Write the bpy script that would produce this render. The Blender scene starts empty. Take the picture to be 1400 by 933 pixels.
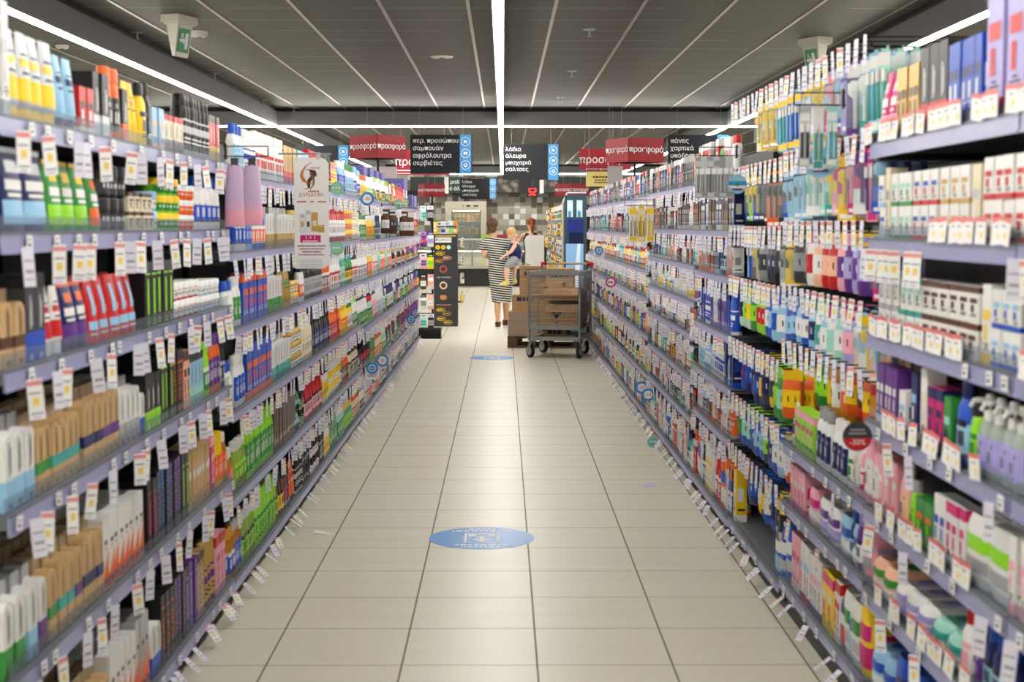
import bpy, math, random
from mathutils import Vector, Matrix
rnd = random.Random(7)
PI = math.pi
SC = bpy.context.scene
COL = SC.collection
# ------------------------------------------------------------------ camera, world, exposure
cam_d = bpy.data.cameras.new('camera')
cam = bpy.data.objects.new('camera', cam_d); COL.objects.link(cam)
F_PX, CAM_H = 2050.0, 1.5
PITCH, YAW = math.atan(159.5 / F_PX), math.atan(12 / F_PX)
cam_d.sensor_width = 36.0
cam_d.lens = F_PX / 1400 * 36
cam.location = (0, 0, CAM_H)
cam.rotation_euler = (PI / 2 - PITCH, 0, -YAW)
cam_d.clip_end = 120
cam_d.dof.use_dof = True
cam_d.dof.focus_distance = 13.0
cam_d.dof.aperture_fstop = 4.6
SC.camera = cam
SC.view_settings.view_transform = 'Standard'
SC.view_settings.look = 'None'
SC.view_settings.exposure = 0.0
SC.view_settings.gamma = 1.0
SC.view_settings.use_curve_mapping = False
w = bpy.data.worlds.new('world'); SC.world = w; w.use_nodes = True
w.node_tree.nodes['Background'].inputs[0].default_value = (1, 0.98, 0.95, 1)
w.node_tree.nodes['Background'].inputs[1].default_value = 0.3
LAMP = 70.0            # radiance of the ceiling light strips
ROOM_X, ROOM_Y0, ROOM_Y1, CEIL = 8.8, -4.0, 39.6, 3.0

# ------------------------------------------------------------------ colours and materials
PAL = dict(W=('white', 236, 236, 234), C=('cream', 232, 220, 190), T=('tan', 205, 170, 120), K=('black', 26, 26, 28), G=('grey', 150, 152, 155),
           S=('silver', 195, 198, 202), N=('navy', 28, 36, 96), B=('blue', 32, 82, 190), L=('pale blue', 150, 200, 232), Q=('teal', 60, 165, 158),
           R=('red', 200, 32, 38), O=('orange', 238, 104, 34), Y=('yellow', 250, 208, 36), D=('gold', 205, 168, 88), P=('purple', 98, 52, 135),
           V=('lavender', 172, 165, 222), M=('magenta', 205, 36, 118), I=('pink', 244, 172, 190), E=('lime', 150, 222, 48), F=('green', 54, 145, 60),
           H=('brown', 92, 58, 42), A=('amber', 214, 148, 44), X=('clear', 205, 218, 212), Z=('charcoal', 62, 62, 68), J=('mint', 160, 220, 202),
           U=('peach', 244, 190, 160), v=('mauve', 204, 178, 210))
def lin(c):
    c /= 255.0
    return c / 12.92 if c <= 0.04045 else ((c + 0.055) / 1.055) ** 2.4
MATS = {}
def mat(c, rough=0.42, metal=0.0, emit=0.0, clear=0.0, name=None):
    """c: a palette letter or an sRGB triple."""
    if isinstance(c, str):
        if c in MATS: return MATS[c]
        rgb = PAL[c][1:]
        nm = PAL[c][0].replace(' ', '_')
    else:
        rgb = c; nm = name or 'paint'
    k = (rgb, rough, metal, emit, clear)
    if k in MATS: return MATS[k]
    m = bpy.data.materials.new(nm); m.use_nodes = True
    nt = m.node_tree; b = nt.nodes['Principled BSDF']
    col = [lin(x) for x in rgb] + [1]
    b.inputs['Base Color'].default_value = col
    b.inputs['Roughness'].default_value = rough
    b.inputs['Metallic'].default_value = metal
    b.inputs['Specular IOR Level'].default_value = 0.28
    if emit:
        b.inputs['Emission Color'].default_value = col; b.inputs['Emission Strength'].default_value = emit
    if clear:
        tr = nt.nodes.new('ShaderNodeBsdfTransparent'); mx = nt.nodes.new('ShaderNodeMixShader')
        tr.inputs[0].default_value = [0.5 + 0.5 * x for x in col[:3]] + [1]
        mx.inputs[0].default_value = clear
        nt.links.new(b.outputs[0], mx.inputs[1]); nt.links.new(tr.outputs[0], mx.inputs[2])
        nt.links.new(mx.outputs[0], nt.nodes['Material Output'].inputs[0])
    MATS[k] = m
    return m
for k_ in list(PAL):
    MATS[k_] = mat(PAL[k_][1:], 0.36, 0.55 if k_ in 'DS' else 0.0, name=PAL[k_][0].replace(' ', '_'))
MATS['a'] = mat((214, 140, 36), 0.12, clear=0.35, name='amber_plastic')
MATS['x'] = mat((215, 228, 220), 0.1, clear=0.5, name='clear_plastic')
MATS['e'] = mat((180, 215, 90), 0.1, clear=0.4, name='green_clear_plastic')
PAL['a'] = ('amber', 214, 140, 36); PAL['x'] = ('clear', 215, 228, 220); PAL['e'] = ('clear green', 180, 215, 90)

def node_mat(name, build, rough=0.5, metal=0.0):
    m = bpy.data.materials.new(name); m.use_nodes = True
    nt = m.node_tree; b = nt.nodes['Principled BSDF']
    b.inputs['Roughness'].default_value = rough; b.inputs['Metallic'].default_value = metal
    build(nt, b)
    return m
def nmath(nt, op, a, b=None):
    n = nt.nodes.new('ShaderNodeMath'); n.operation = op
    for i, v in enumerate((a, b)):
        if v is None: continue
        if isinstance(v, (int, float)): n.inputs[i].default_value = v
        else: nt.links.new(v, n.inputs[i])
    return n.outputs[0]
def nmix(nt, fac, c0, c1):
    n = nt.nodes.new('ShaderNodeMix'); n.data_type = 'RGBA'
    for i, v in ((0, fac), (6, c0), (7, c1)):
        if isinstance(v, (int, float)): n.inputs[i].default_value = v
        elif isinstance(v, (tuple, list)): n.inputs[i].default_value = [lin(x) for x in v] + [1]
        else: nt.links.new(v, n.inputs[i])
    return n.outputs[2]
def nxyz(nt):
    tc = nt.nodes.new('ShaderNodeTexCoord'); s = nt.nodes.new('ShaderNodeSeparateXYZ')
    nt.links.new(tc.outputs['Object'], s.inputs[0])
    return tc.outputs['Object'], s.outputs
def line_mask(nt, v, period, off, width):
    """1 on a line of the given width repeating every period."""
    a = nmath(nt, 'DIVIDE', nmath(nt, 'SUBTRACT', v, off - 1000 * period), period)
    fr = nmath(nt, 'FRACT', a)
    d = nmath(nt, 'ABSOLUTE', nmath(nt, 'SUBTRACT', fr, 0.5))
    return nmath(nt, 'GREATER_THAN', d, 0.5 - width / period / 2)
def noise(nt, vec, scale, sx=1, sy=1, sz=1, detail=3):
    mp = nt.nodes.new('ShaderNodeMapping'); mp.inputs['Scale'].default_value = (sx, sy, sz)
    nt.links.new(vec, mp.inputs[0])
    n = nt.nodes.new('ShaderNodeTexNoise'); n.inputs['Scale'].default_value = scale; n.inputs['Detail'].default_value = detail
    nt.links.new(mp.outputs[0], n.inputs['Vector'])
    return n.outputs[0]

# ------------------------------------------------------------------ mesh builder
class MB:
    def __init__(s): s.v, s.f, s.mi, s.sm, s.mats = [], [], [], [], []
    def m(s, c):
        c = c if not isinstance(c, (str, tuple)) else mat(c)
        if c not in s.mats: s.mats.append(c)
        return s.mats.index(c)
    def add(s, vs, fs, c, smooth=False):
        b = len(s.v); i = s.m(c)
        s.v += [tuple(p) for p in vs]
        for f in fs: s.f.append([b + k for k in f]); s.mi.append(i); s.sm.append(smooth)
        return s
    def quad(s, a, b, c_, d, c): return s.add([a, b, c_, d], [(0, 1, 2, 3)], c)
    def box(s, x0, y0, z0, x1, y1, z1, c, M=None):
        vs = [Vector((x, y, z)) for z in (z0, z1) for y in (y0, y1) for x in (x0, x1)]
        if M is not None: vs = [M @ p for p in vs]
        return s.add(vs, [(0, 2, 3, 1), (4, 5, 7, 6), (0, 1, 5, 4), (1, 3, 7, 5), (3, 2, 6, 7), (2, 0, 4, 6)], c)
    def loft(s, secs, c, n=14, smooth=True, M=None, cap=True):
        """secs: (z, rx, ry, exponent[, cx, cy])"""
        vs, fs = [], []
        for q in secs:
            z, rx, ry, e = q[:4]; cx, cy = q[4:6] if len(q) > 4 else (0, 0)
            for k in range(n):
                t = 2 * PI * (k + 0.5) / n; ct, st = math.cos(t), math.sin(t)
                p = Vector((cx + rx * math.copysign(abs(ct) ** (2 / e), ct), cy + ry * math.copysign(abs(st) ** (2 / e), st), z))
                vs.append(M @ p if M is not None else p)
        for r in range(len(secs) - 1):
            for k in range(n):
                a, b = r * n + k, r * n + (k + 1) % n
                fs.append((a, b, b + n, a + n))
        s.add(vs, fs, c, smooth)
        if cap:
            s.add(vs[:n], [tuple(reversed(range(n)))], c); s.add(vs[-n:], [tuple(range(n))], c)
        return s
    def tube(s, p, q, r, c, n=8, r2=None):
        p, q = Vector(p), Vector(q); d = q - p
        if d.length < 1e-6: return s
        M = Matrix.Translation(p) @ d.to_track_quat('Z', 'Y').to_matrix().to_4x4()
        return s.loft([(0, r, r, 2), (d.length, r2 or r, r2 or r, 2)], c, n, True, M)
    def path(s, pts, r, c, n=6):
        for a, b in zip(pts, pts[1:]): s.tube(a, b, r, c, n)
        return s
    def ell(s, ctr, rx, ry, rz, c, n=14, m_=8, M=None):
        secs = []
        for i in range(m_ + 1):
            t = -PI / 2 + PI * i / m_
            k = max(math.cos(t), 0.02)
            secs.append((ctr[2] + rz * math.sin(t), rx * k, ry * k, 2, ctr[0], ctr[1]))
        return s.loft(secs, c, n, True, M)
    def disc(s, M, r, c, n=24, th=0.003, ry=None):
        return s.loft([(0, r, ry or r, 2), (th, r, ry or r, 2)], c, n, False, M)
    def text(s, body, M, size, c, align='LEFT', ext=0.0, sx=1.0, bold=0.0):
        cu = bpy.data.curves.new('lettering', 'FONT'); cu.body = body; cu.size = size; cu.align_x = align; cu.align_y = 'CENTER'
        cu.extrude = ext; cu.resolution_u = 2
        o = bpy.data.objects.new('lettering', cu)
        me = bpy.data.meshes.new_from_object(o)
        for i_, dx in enumerate((-bold * size, 0, bold * size) if bold else (0,)):
            s.add([M @ Vector((v.co.x * sx + dx, v.co.y, v.co.z + i_ * .0009)) for v in me.vertices], [tuple(p.vertices) for p in me.polygons], c)
        bpy.data.objects.remove(o); bpy.data.curves.remove(cu); bpy.data.meshes.remove(me)
        return s
    def bars(s, M, width, height, c, n=5):
        """a line of print too small to read: short blocks of uneven width."""
        x = -width / 2; r = random.Random(int(width * 9999) + n)
        while x < width / 2 - height * .3:
            b = min(width / 2, x + height * r.uniform(.5, 1.4) * n / 5)
            s.add([M @ Vector(v) for v in ((x, -height / 2, 0), (b, -height / 2, 0), (b, height / 2, 0), (x, height / 2, 0))], [(0, 1, 2, 3)], c); x = b + height * .35
        return s
    def mesh(s, name):
        me = bpy.data.meshes.new(name); me.from_pydata(s.v, [], s.f)
        for m_ in s.mats: me.materials.append(m_)
        me.polygons.foreach_set('material_index', s.mi); me.polygons.foreach_set('use_smooth', s.sm)
        me.update(); return me
    def build(s, name, parent=None, loc=None, rot=None): return ob(name, s.mesh(name), parent, loc, rot)
def ob(name, me, parent=None, loc=None, rot=None):
    o = bpy.data.objects.new(name, me); COL.objects.link(o)
    if parent: o.parent = parent
    if loc: o.location = loc
    if rot: o.rotation_euler = rot
    return o
def tag(o, label, cat, group=None):
    o['label'] = label; o['category'] = cat
    if group: o['group'] = group
    return o
def thing(name, label, cat, loc=(0, 0, 0), rot=(0, 0, 0), group=None):
    return tag(ob(name, None, None, loc, rot), label, cat, group)
def struct(o): o['kind'] = 'structure'; return o
def face_cam(X, Y, Z, yaw=0.0, tilt=0.0):
    """frame whose local XY plane stands upright facing -Y (x to +X, y up)."""
    return Matrix.Translation((X, Y, Z)) @ Matrix.Rotation(yaw, 4, 'Z') @ Matrix.Rotation(tilt, 4, 'Y') @ Matrix.Rotation(PI / 2, 4, 'X')
def at(px, py, Y):
    """where the line of sight through a photo pixel meets the plane at depth Y (used once, to read off positions)."""
    d = cam.rotation_euler.to_matrix() @ Vector(((px - 700) / F_PX, -(py - 466.5) / F_PX, -1))
    t = Y / d.y
    return Vector((d.x * t, Y, CAM_H + d.z * t))
# ------------------------------------------------------------------ room shell
def floor_nodes(nt, b):
    vec, (x, y, z) = nxyz(nt)
    base = noise(nt, vec, 2.2, 0.35, 5.0, 1, 4)
    fine = noise(nt, vec, 9.0, 0.5, 7.0, 1, 3)
    c = nmix(nt, base, (208, 204, 184), (226, 222, 205))
    c = nmix(nt, nmath(nt, 'MULTIPLY', fine, 0.35), c, (213, 209, 189))
    g = nmath(nt, 'MAXIMUM', line_mask(nt, x, 0.4625, -0.347, 0.0065), line_mask(nt, y, 0.4655, 5.015, 0.005))
    c = nmix(nt, g, c, (104, 96, 80))
    nt.links.new(c, b.inputs['Base Color'])
    r = nmath(nt, 'ADD', 0.3, nmath(nt, 'MULTIPLY', g, 0.4))
    nt.links.new(nmath(nt, 'ADD', r, nmath(nt, 'MULTIPLY', fine, 0.12)), b.inputs['Roughness'])
M_FLOOR = node_mat('beige_porcelain_tile', floor_nodes)
def ceil_nodes(nt, b):
    vec, (x, y, z) = nxyz(nt)
    n = noise(nt, vec, 5, 0.4, 6, 1, 3)
    c = nmix(nt, n, (60, 57, 51), (72, 69, 62))
    c = nmix(nt, line_mask(nt, x, 0.6, 0.36, 0.008), c, (40, 39, 37))
    g = line_mask(nt, y, 0.61, 0.2, 0.014)
    nb = nmath(nt, 'GREATER_THAN', noise(nt, vec, 1.1, 1, 1, 1, 2), 0.5)
    c = nmix(nt, g, c, nmix(nt, nb, (150, 145, 132), (84, 80, 73)))
    nt.links.new(c, b.inputs['Base Color'])
M_CEIL = node_mat('dark_grey_ceiling_panel', ceil_nodes, 0.55)
def checker_nodes(nt, b):
    vec, (x, y, z) = nxyz(nt)
    s = 0.148
    fx = nmath(nt, 'FLOOR', nmath(nt, 'DIVIDE', x, s)); fz = nmath(nt, 'FLOOR', nmath(nt, 'DIVIDE', z, s))
    cb = nt.nodes.new('ShaderNodeCombineXYZ'); nt.links.new(fx, cb.inputs[0]); nt.links.new(fz, cb.inputs[1])
    wn = nt.nodes.new('ShaderNodeTexWhiteNoise'); nt.links.new(cb.outputs[0], wn.inputs['Vector'])
    r = nt.nodes.new('ShaderNodeValToRGB'); r.color_ramp.interpolation = 'CONSTANT'
    e = r.color_ramp.elements
    e[0].position = 0; e[0].color = [lin(v) for v in (112, 100, 90)] + [1]
    e[1].position = 0.32; e[1].color = [lin(v) for v in (160, 156, 144)] + [1]
    for p, cc in ((0.6, (178, 174, 162)), (0.85, (226, 226, 222))):
        q = e.new(p); q.color = [lin(v) for v in cc] + [1]
    nt.links.new(wn.outputs[0], r.inputs[0])
    g = nmath(nt, 'MAXIMUM', line_mask(nt, x, s, 0, 0.006), line_mask(nt, z, s, 0, 0.006))
    nt.links.new(nmix(nt, g, r.outputs[0], (150, 146, 136)), b.inputs['Base Color'])
M_CHECK = node_mat('mixed_grey_wall_tile', checker_nodes, 0.3)
def plain_noise(c0, c1, sc=3):
    def f(nt, b):
        vec, _ = nxyz(nt)
        nt.links.new(nmix(nt, noise(nt, vec, sc), c0, c1), b.inputs['Base Color'])
    return f
M_WALL = node_mat('warm_grey_wall_paint', plain_noise((150, 146, 138), (162, 158, 150)), 0.8)
M_STEEL = node_mat('zinc_plated_steel', plain_noise((140, 146, 146), (176, 182, 180), 14), 0.38, 0.65)
M_CARD = node_mat('brown_corrugated_card', plain_noise((192, 150, 102), (208, 170, 122), 9), 0.85)
M_WOOD = node_mat('weathered_pallet_wood', plain_noise((92, 70, 56), (120, 94, 74), 12), 0.85)
M_BACK = node_mat('charcoal_shelf_metal', plain_noise((30, 31, 34), (38, 39, 42), 6), 0.55)
M_DECK = node_mat('grey_shelf_metal', plain_noise((92, 98, 102), (108, 114, 118), 8), 0.45, 0.2)
M_RAIL = node_mat('lavender_price_rail_plastic', plain_noise((142, 146, 186), (160, 163, 202), 20), 0.3)
M_LIP = mat((104, 110, 120), .4, name='grey_rail_lip')
M_GUARD = mat((215, 222, 230), 0.25, clear=0.9, name='clear_acrylic')
M_PAPER = mat((240, 240, 240), 0.6, name='white_paper')
M_GLASS = mat((225, 235, 235), 0.03, clear=0.86, name='counter_glass')

struct(MB().box(-ROOM_X, ROOM_Y0, -0.1, ROOM_X, ROOM_Y1, 0, M_FLOOR).build('floor'))
struct(MB().box(-ROOM_X, ROOM_Y0, CEIL, ROOM_X, ROOM_Y1, CEIL + 0.1, M_CEIL).build('ceiling'))
struct(MB().box(-ROOM_X - 0.15, ROOM_Y0, 0, -ROOM_X, ROOM_Y1, CEIL, M_WALL).build('wall_left'))
struct(MB().box(ROOM_X, ROOM_Y0, 0, ROOM_X + 0.15, ROOM_Y1, CEIL, M_WALL).build('wall_right'))
struct(MB().box(-ROOM_X, ROOM_Y0 - 0.15, 0, ROOM_X, ROOM_Y0, CEIL, M_WALL).build('wall_front'))
wb = MB().box(-ROOM_X, ROOM_Y1, 0, ROOM_X, ROOM_Y1 + 0.15, CEIL, M_CHECK); struct(wb.build('wall_back'))
M_BAR = mat((168, 162, 150), 0.3, 0.75, name='ceiling_bar_metal')
k = 0
for i in range(-14, 15):
    xb = 0.36 + 0.6 * i
    if abs(xb) > ROOM_X - 0.1: continue
    k += 1
    struct(MB().box(xb - 0.012, ROOM_Y0 + 0.02, CEIL - 0.006, xb + 0.012, ROOM_Y1 - 0.02, CEIL + 0.002, M_BAR).build('trim_%d' % k))

# linear lights: a hung trunk with a glowing diffuser
M_TRUNK = mat((118, 118, 120), 0.5, name='grey_light_trunk')
M_GLOW = mat((255, 250, 242), 0.5, emit=LAMP, name='light_diffuser')
def strip(label, x0, y0, x1, y1):
    t = thing('linear_light', label, 'ceiling light', ((x0 + x1) / 2, (y0 + y1) / 2, 0), group='linear ceiling lights')
    L = max(x1 - x0, y1 - y0) / 2; along_y = (y1 - y0) > (x1 - x0)
    def bx(name, hw, z0, z1, c, l):
        a = (-hw, -l, z0, hw, l, z1) if along_y else (-l, -hw, z0, l, hw, z1)
        MB().box(*a, c).build(name, t)
    bx('housing', 0.036, 2.775, 2.955, M_TRUNK, L)
    bx('diffuser', 0.021, 2.757, 2.775, M_GLOW, L - 0.01)
    bx('mounting_spine', 0.02, 2.955, CEIL, MATS['K'], L - 0.02)
strip('long white strip light running straight overhead along the aisle centre', -0.03, -3.5, -0.03, 19.42)
strip('long white strip light high over the left shelving, near half', -2.94, -3.5, -2.94, 19.42)
strip('long white strip light high over the right shelving, near half', 2.92, -3.5, 2.92, 19.42)
strip('white strip light crossing the whole ceiling above the black aisle signs', -6.5, 19.6, 6.5, 19.6)
strip('strip light along the aisle centre beyond the crossing strip light', -0.03, 19.85, -0.03, 37.6)
strip('strip light over the left shelving beyond the crossing strip light', -2.94, 19.85, -2.94, 37.6)
strip('strip light over the right shelving beyond the crossing strip light', 2.92, 19.85, 2.92, 37.6)
strip('white strip light crossing the ceiling in front of the checkered wall', -6.5, 37.9, 6.5, 37.9)
strip('strip light over the next aisle on the far left', -5.9, -3.5, -5.9, 19.42)
strip('strip light over the next aisle on the far right', 5.9, -3.5, 5.9, 19.42)
# ------------------------------------------------------------------ products: one design each, shared by all its copies
def ink(b): return 'K' if b in 'WCTSLYVJIUEXxeGDaA' else 'W'
def box_deco(L, w, d, h, bands=(), pats=(), sides=()):
    e = 0.0007
    for v0, v1, c in bands:
        z0, z1, X, Y = v0 * h, v1 * h, d / 2 + e, w / 2 + e
        for p, q in (((X, -Y), (X, Y)), ((X, Y), (-X, Y)), ((-X, -Y), (X, -Y))):
            L.quad((*p, z0), (*q, z0), (*q, z1), (*p, z1), c)
    e = 0.0014
    for u0, u1, v0, v1, c in pats:
        X = d / 2 + e
        L.quad((X, u0 * w / 2, v0 * h), (X, u1 * w / 2, v0 * h), (X, u1 * w / 2, v1 * h), (X, u0 * w / 2, v1 * h), c)
    for u0, u1, v0, v1, c in sides:
        for s in (-1, 1):
            Y = s * (w / 2 + e)
            a = [(-s * u1 * d / 2, Y, v0 * h), (-s * u0 * d / 2, Y, v0 * h), (-s * u0 * d / 2, Y, v1 * h), (-s * u1 * d / 2, Y, v1 * h)]
            L.quad(a[0], a[1], a[2], a[3], c)
def sec_at(secs, z):
    for a, b in zip(secs, secs[1:]):
        if a[0] <= z <= b[0] + 1e-9:
            t = (z - a[0]) / max(b[0] - a[0], 1e-6)
            return [a[i] + (b[i] - a[i]) * t for i in range(1, 4)]
    return secs[-1][1:4]
def surf(secs, t, z, e):
    rx, ry, ex = sec_at(secs, z); ct, st = math.cos(t), math.sin(t)
    return ((rx + e) * math.copysign(abs(ct) ** (2 / ex), ct), (ry + e) * math.copysign(abs(st) ** (2 / ex), st), z)
def loft_deco(L, secs, bands=(), pats=()):
    """bands wrap around; patches cover angles (degrees from the front)."""
    z0, H = secs[0][0], secs[-1][0] - secs[0][0]
    lv = [q[0] for q in secs]
    for t0, t1, v0, v1, c in [(-180, 180, *q) for q in bands] + list(pats):
        a, b = z0 + v0 * H, z0 + v1 * H
        zs = [a] + [z for z in lv if a + 1e-4 < z < b - 1e-4] + [b]
        n = max(2, int((t1 - t0) / 24)); e = 0.0007 if (t1 - t0) > 300 else 0.0014
        vs = [surf(secs, math.radians(t0 + (t1 - t0) * i / n), z, e) for z in zs for i in range(n + 1)]
        fs = [(r * (n + 1) + i, r * (n + 1) + i + 1, (r + 1) * (n + 1) + i + 1, (r + 1) * (n + 1) + i) for r in range(len(zs) - 1) for i in range(n)]
        L.add(vs, fs, c, True)
def lines(v0, v1, n, c, u=0.7, seed=1):
    r = random.Random(seed); out = []
    for i in range(n):
        a = v0 + (v1 - v0) * i / n; s = u * r.uniform(0.45, 1)
        out.append((-s, s, a, a + (v1 - v0) / n * 0.5, c))
    return out
def on_front(d, y, z, vertical=True):
    M = Matrix.Translation((d / 2 + 0.0016, y, z)) @ Matrix.Rotation(PI / 2, 4, 'Z') @ Matrix.Rotation(PI / 2, 4, 'X')
    return M @ Matrix.Rotation(PI / 2, 4, 'Z') if vertical else M

WORDS = {'B': 'VOLUME', 'P': 'VOLUME', 'O': 'CURL', 'K': 'KERATIN'}
KIND = {  # object name, category, noun, accent word, w, d, h
    'dye': ('hair_dye_carton', 'carton', 'hair-colour carton', 'band', .056, .08, .185),
    'vcart': ('hair_dye_carton', 'carton', 'tall carton', 'lettering', .05, .08, .205),
    'diag': ('hair_dye_carton', 'carton', 'hair-colour carton', 'corner', .052, .08, .2),
    'cart': ('cosmetic_carton', 'carton', 'carton', 'print', .06, .06, .115),
    'tall': ('tall_cosmetic_carton', 'carton', 'slim carton', 'print', .042, .05, .19),
    'pouch': ('stand_up_pouch', 'pouch', 'pouch', 'print', .095, .055, .165),
    'tube': ('cream_tube', 'tube', 'tube', 'print', .056, .044, .165),
    'bot': ('shampoo_bottle', 'bottle', 'bottle', 'label', .07, .045, .2),
    'slim': ('slim_bottle', 'bottle', 'slim bottle', 'label', .048, .04, .185),
    'lot': ('lotion_bottle', 'bottle', 'lotion bottle', 'label', .062, .045, .17),
    'pump': ('pump_bottle', 'bottle', 'pump bottle', 'label', .066, .05, .215),
    'can': ('spray_can', 'can', 'spray can', 'label', .052, .052, .2),
    'jar': ('cream_jar', 'jar', 'jar', 'label', .08, .08, .062),
    'oil': ('shower_oil_bottle', 'bottle', 'bottle', 'label', .062, .042, .195),
    'roll': ('deodorant_stick', 'deodorant', 'deodorant', 'label', .046, .034, .11),
    'tp': ('toothpaste_carton', 'carton', 'toothpaste carton', 'print', .155, .04, .042),
    'mini': ('small_cosmetic_carton', 'carton', 'small carton', 'print', .05, .05, .075),
    'wipe': ('wipes_pack', 'pack', 'wipes pack', 'print', .1, .2, .075),
    'pack': ('soft_pack', 'pack', 'soft pack', 'print', .13, .1, .17),
    'blis': ('blister_pack', 'blister pack', 'blister pack', 'insert', .085, .03, .2),
    'brush': ('toothbrush_pack', 'toothbrush', 'toothbrush pack', 'handles', .055, .022, .225),
    'bag': ('hanging_bag', 'bag', 'hanging bag', 'print', .1, .045, .19),
    'wrap': ('hanging_pouch', 'pouch', 'hanging pouch', 'foot', .074, .03, .25),
}
ACC = {'bot', 'slim', 'lot', 'pump', 'can', 'jar', 'oil', 'roll'}
DES = {}
M_BUBBLE = mat((228, 236, 236), .12, clear=.88, name='clear_bubble')
def design(key):
    if key in DES: return DES[key]
    p = key.split(); kd = p[0]; b = p[1]; c = p[2] if len(p) > 2 else b; a = p[3] if len(p) > 3 else None
    name, cat, noun, aw, w, d, h = KIND[kd]
    for o in p[4:]:
        if o[0] == 'h': h = float(o[1:])
        if o[0] == 'w': w = float(o[1:])
        if o[0] == 'd': d = float(o[1:])
    B, C, L = MB(), MB(), MB(); cn = 'cap'
    seed = sum(map(ord, key)); r = random.Random(seed); k = ink(b); a_ = a or k
    if kd in ('dye', 'vcart', 'diag', 'cart', 'tall', 'tp', 'mini'):
        if kd == 'dye' and b in 'TW':     # rounded front pack against a taller back
            q = h * .84
            B.box(-d / 2, -w / 2, 0, 0, w / 2, h, (164, 144, 116) if b == 'T' else 'S').box(0, -w / 2, 0, d / 2, w / 2, q - w * .36, b)
            aa = [PI * i / 8 for i in range(9)]; pr = [(w / 2 * math.cos(t), q - w * .36 + w * .36 * math.sin(t)) for t in aa]
            B.add([(X, y_, z_) for X in (0, d / 2) for y_, z_ in pr], [tuple(range(9)), tuple(reversed(range(9, 18)))] + [(i + 1, i, i + 9, i + 10) for i in range(8)], b)
        else: B.box(-d / 2, -w / 2, 0, d / 2, w / 2, h, b)
        if kd == 'dye':
            box_deco(L, w, d, h, [(.25, .4, a_) if b == 'T' else (.002, .34, a_)] + ([(.84, .998, c)] if c != b and b not in 'TW' else []),
                     [(-.12, .05, .38, .76, 'H' if b == 'T' else k), (.2, .32, .42, .7, 'H' if b == 'T' else k)] + lines(.03, .1, 2, k, .6, seed), [(-.5, .5, .4, .7, 'C' if b == 'T' else k)])
        elif kd == 'vcart':
            box_deco(L, w, d, h, [(.86, .998, c)] if c != b else [], [(-.75, .75, .80, .83, a_)] + lines(.04, .14, 3, a_, .7, seed), [(-.6, .6, .1, .55, a_)] if r.random() < .4 else [])
            if a in WORDS: L.text(WORDS[a], on_front(d, 0.004, h * .2), w * .84, {'B': (70, 150, 240), 'P': (165, 105, 225)}.get(a, a), sx=1.1)
            else: box_deco(L, w, d, h, [], [(-.3, .3, .2, .74, a_)])
        elif kd == 'diag':
            X, Y = d / 2 + .0008, w / 2
            L.add([(X, -Y, .004), (X, Y, .004), (X, Y, h * .52), (X, -Y, h * .2)], [(0, 1, 2, 3)], a_)
            for s in (-1, 1): L.add([(-X, s * (Y + .0008), .004), (X, s * (Y + .0008), .004), (X, s * (Y + .0008), h * (.36 + .16 * s)), (-X, s * (Y + .0008), h * .2)], [(0, 1, 2, 3)], a_)
            box_deco(L, w, d, h, [], [(-.5, .5, .62, .68, 'Z'), (-.3, .3, .55, .58, 'O'), (-.6, .6, .1, .16, 'P')])
        elif kd == 'tp':
            box_deco(L, w, d, h, [], [(-.95, -.45, .12, .88, c), (-.3, .6, .35, .65, a_), (.7, .92, .1, .9, a_)], [(-.6, .6, .2, .8, a_)])
        else:
            box_deco(L, w, d, h, [(.0, .14, a_)] if r.random() < .5 else [(.82, .998, a_)],
                     [(-.7, .7, .55, .68, c if c != b else a_), (-.5, .1, .3, .5, a_)] + lines(.18, .28, 3, k, .7, seed), [(-.7, .4, .4, .66, a_), (-.7, .7, .22, .26, k)])
        B_parts = [('carton_body', B), ('printed_panel', L)]
    elif kd == 'pouch':
        S = [(0, d / 2, w * .46, 2.6), (h * .15, d / 2, w / 2, 2.6), (h * .6, d * .36, w / 2, 2.4), (h * .93, .004, w * .49, 2.2), (h, .0015, w * .49, 2.2)]
        B.loft(S, b); loft_deco(L, S, [(.93, .995, c)] if c != b else [], [(-22, 4, .42, .86, a_), (-50, 50, .2, .33, a_), (-45, 40, .12, .15, k), (12, 40, .45, .55, c if c != b else k)] if b in 'RY' else [(-62, 62, .1, .38, a_), (-45, 45, .5, .62, k), (-35, 30, .42, .46, k), (-30, 30, .7, .84, c if c != b else a_)])
        B_parts = [('pouch_body', B), ('printed_panel', L)]
    elif kd == 'tube':
        S = [(.028, d * .42, w * .44, 2), (.04, d / 2, w / 2, 2), (h * .6, d * .36, w / 2, 2.1), (h * .95, .003, w / 2, 2.2), (h, .0015, w / 2, 2.2)]
        B.loft(S, b); C.loft([(0, d * .42, w * .4, 2), (.028, d * .42, w * .42, 2)], c)
        loft_deco(L, S, [(.1, .4, a_)] if r.random() < .5 else [], [(-50, 50, .55, .66, a_), (-40, 40, .45, .48, k), (-35, 35, .7, .73, k)])
        B_parts = [('tube_body', B), ('cap', C), ('printed_label', L)]
    elif kd in ('bot', 'slim', 'lot', 'oil', 'pump'):
        hb = h * (.8 if kd != 'pump' else .68); e = r.choice((2.3, 2.8, 3.4))
        top = .34 if kd != 'slim' else .62
        S = [(0, d * .44, w * .46, e), (.008, d / 2, w / 2, e), (hb * .55, d / 2, w * r.choice((.5, .47, .5)), e), (hb * .84, d * .46, w * .45, e), (hb * .95, d * .36, w * top, 2.2), (hb, d * .3, w * .24 if kd != 'slim' else w * .5, 2)]
        B.loft(S, b)
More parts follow.
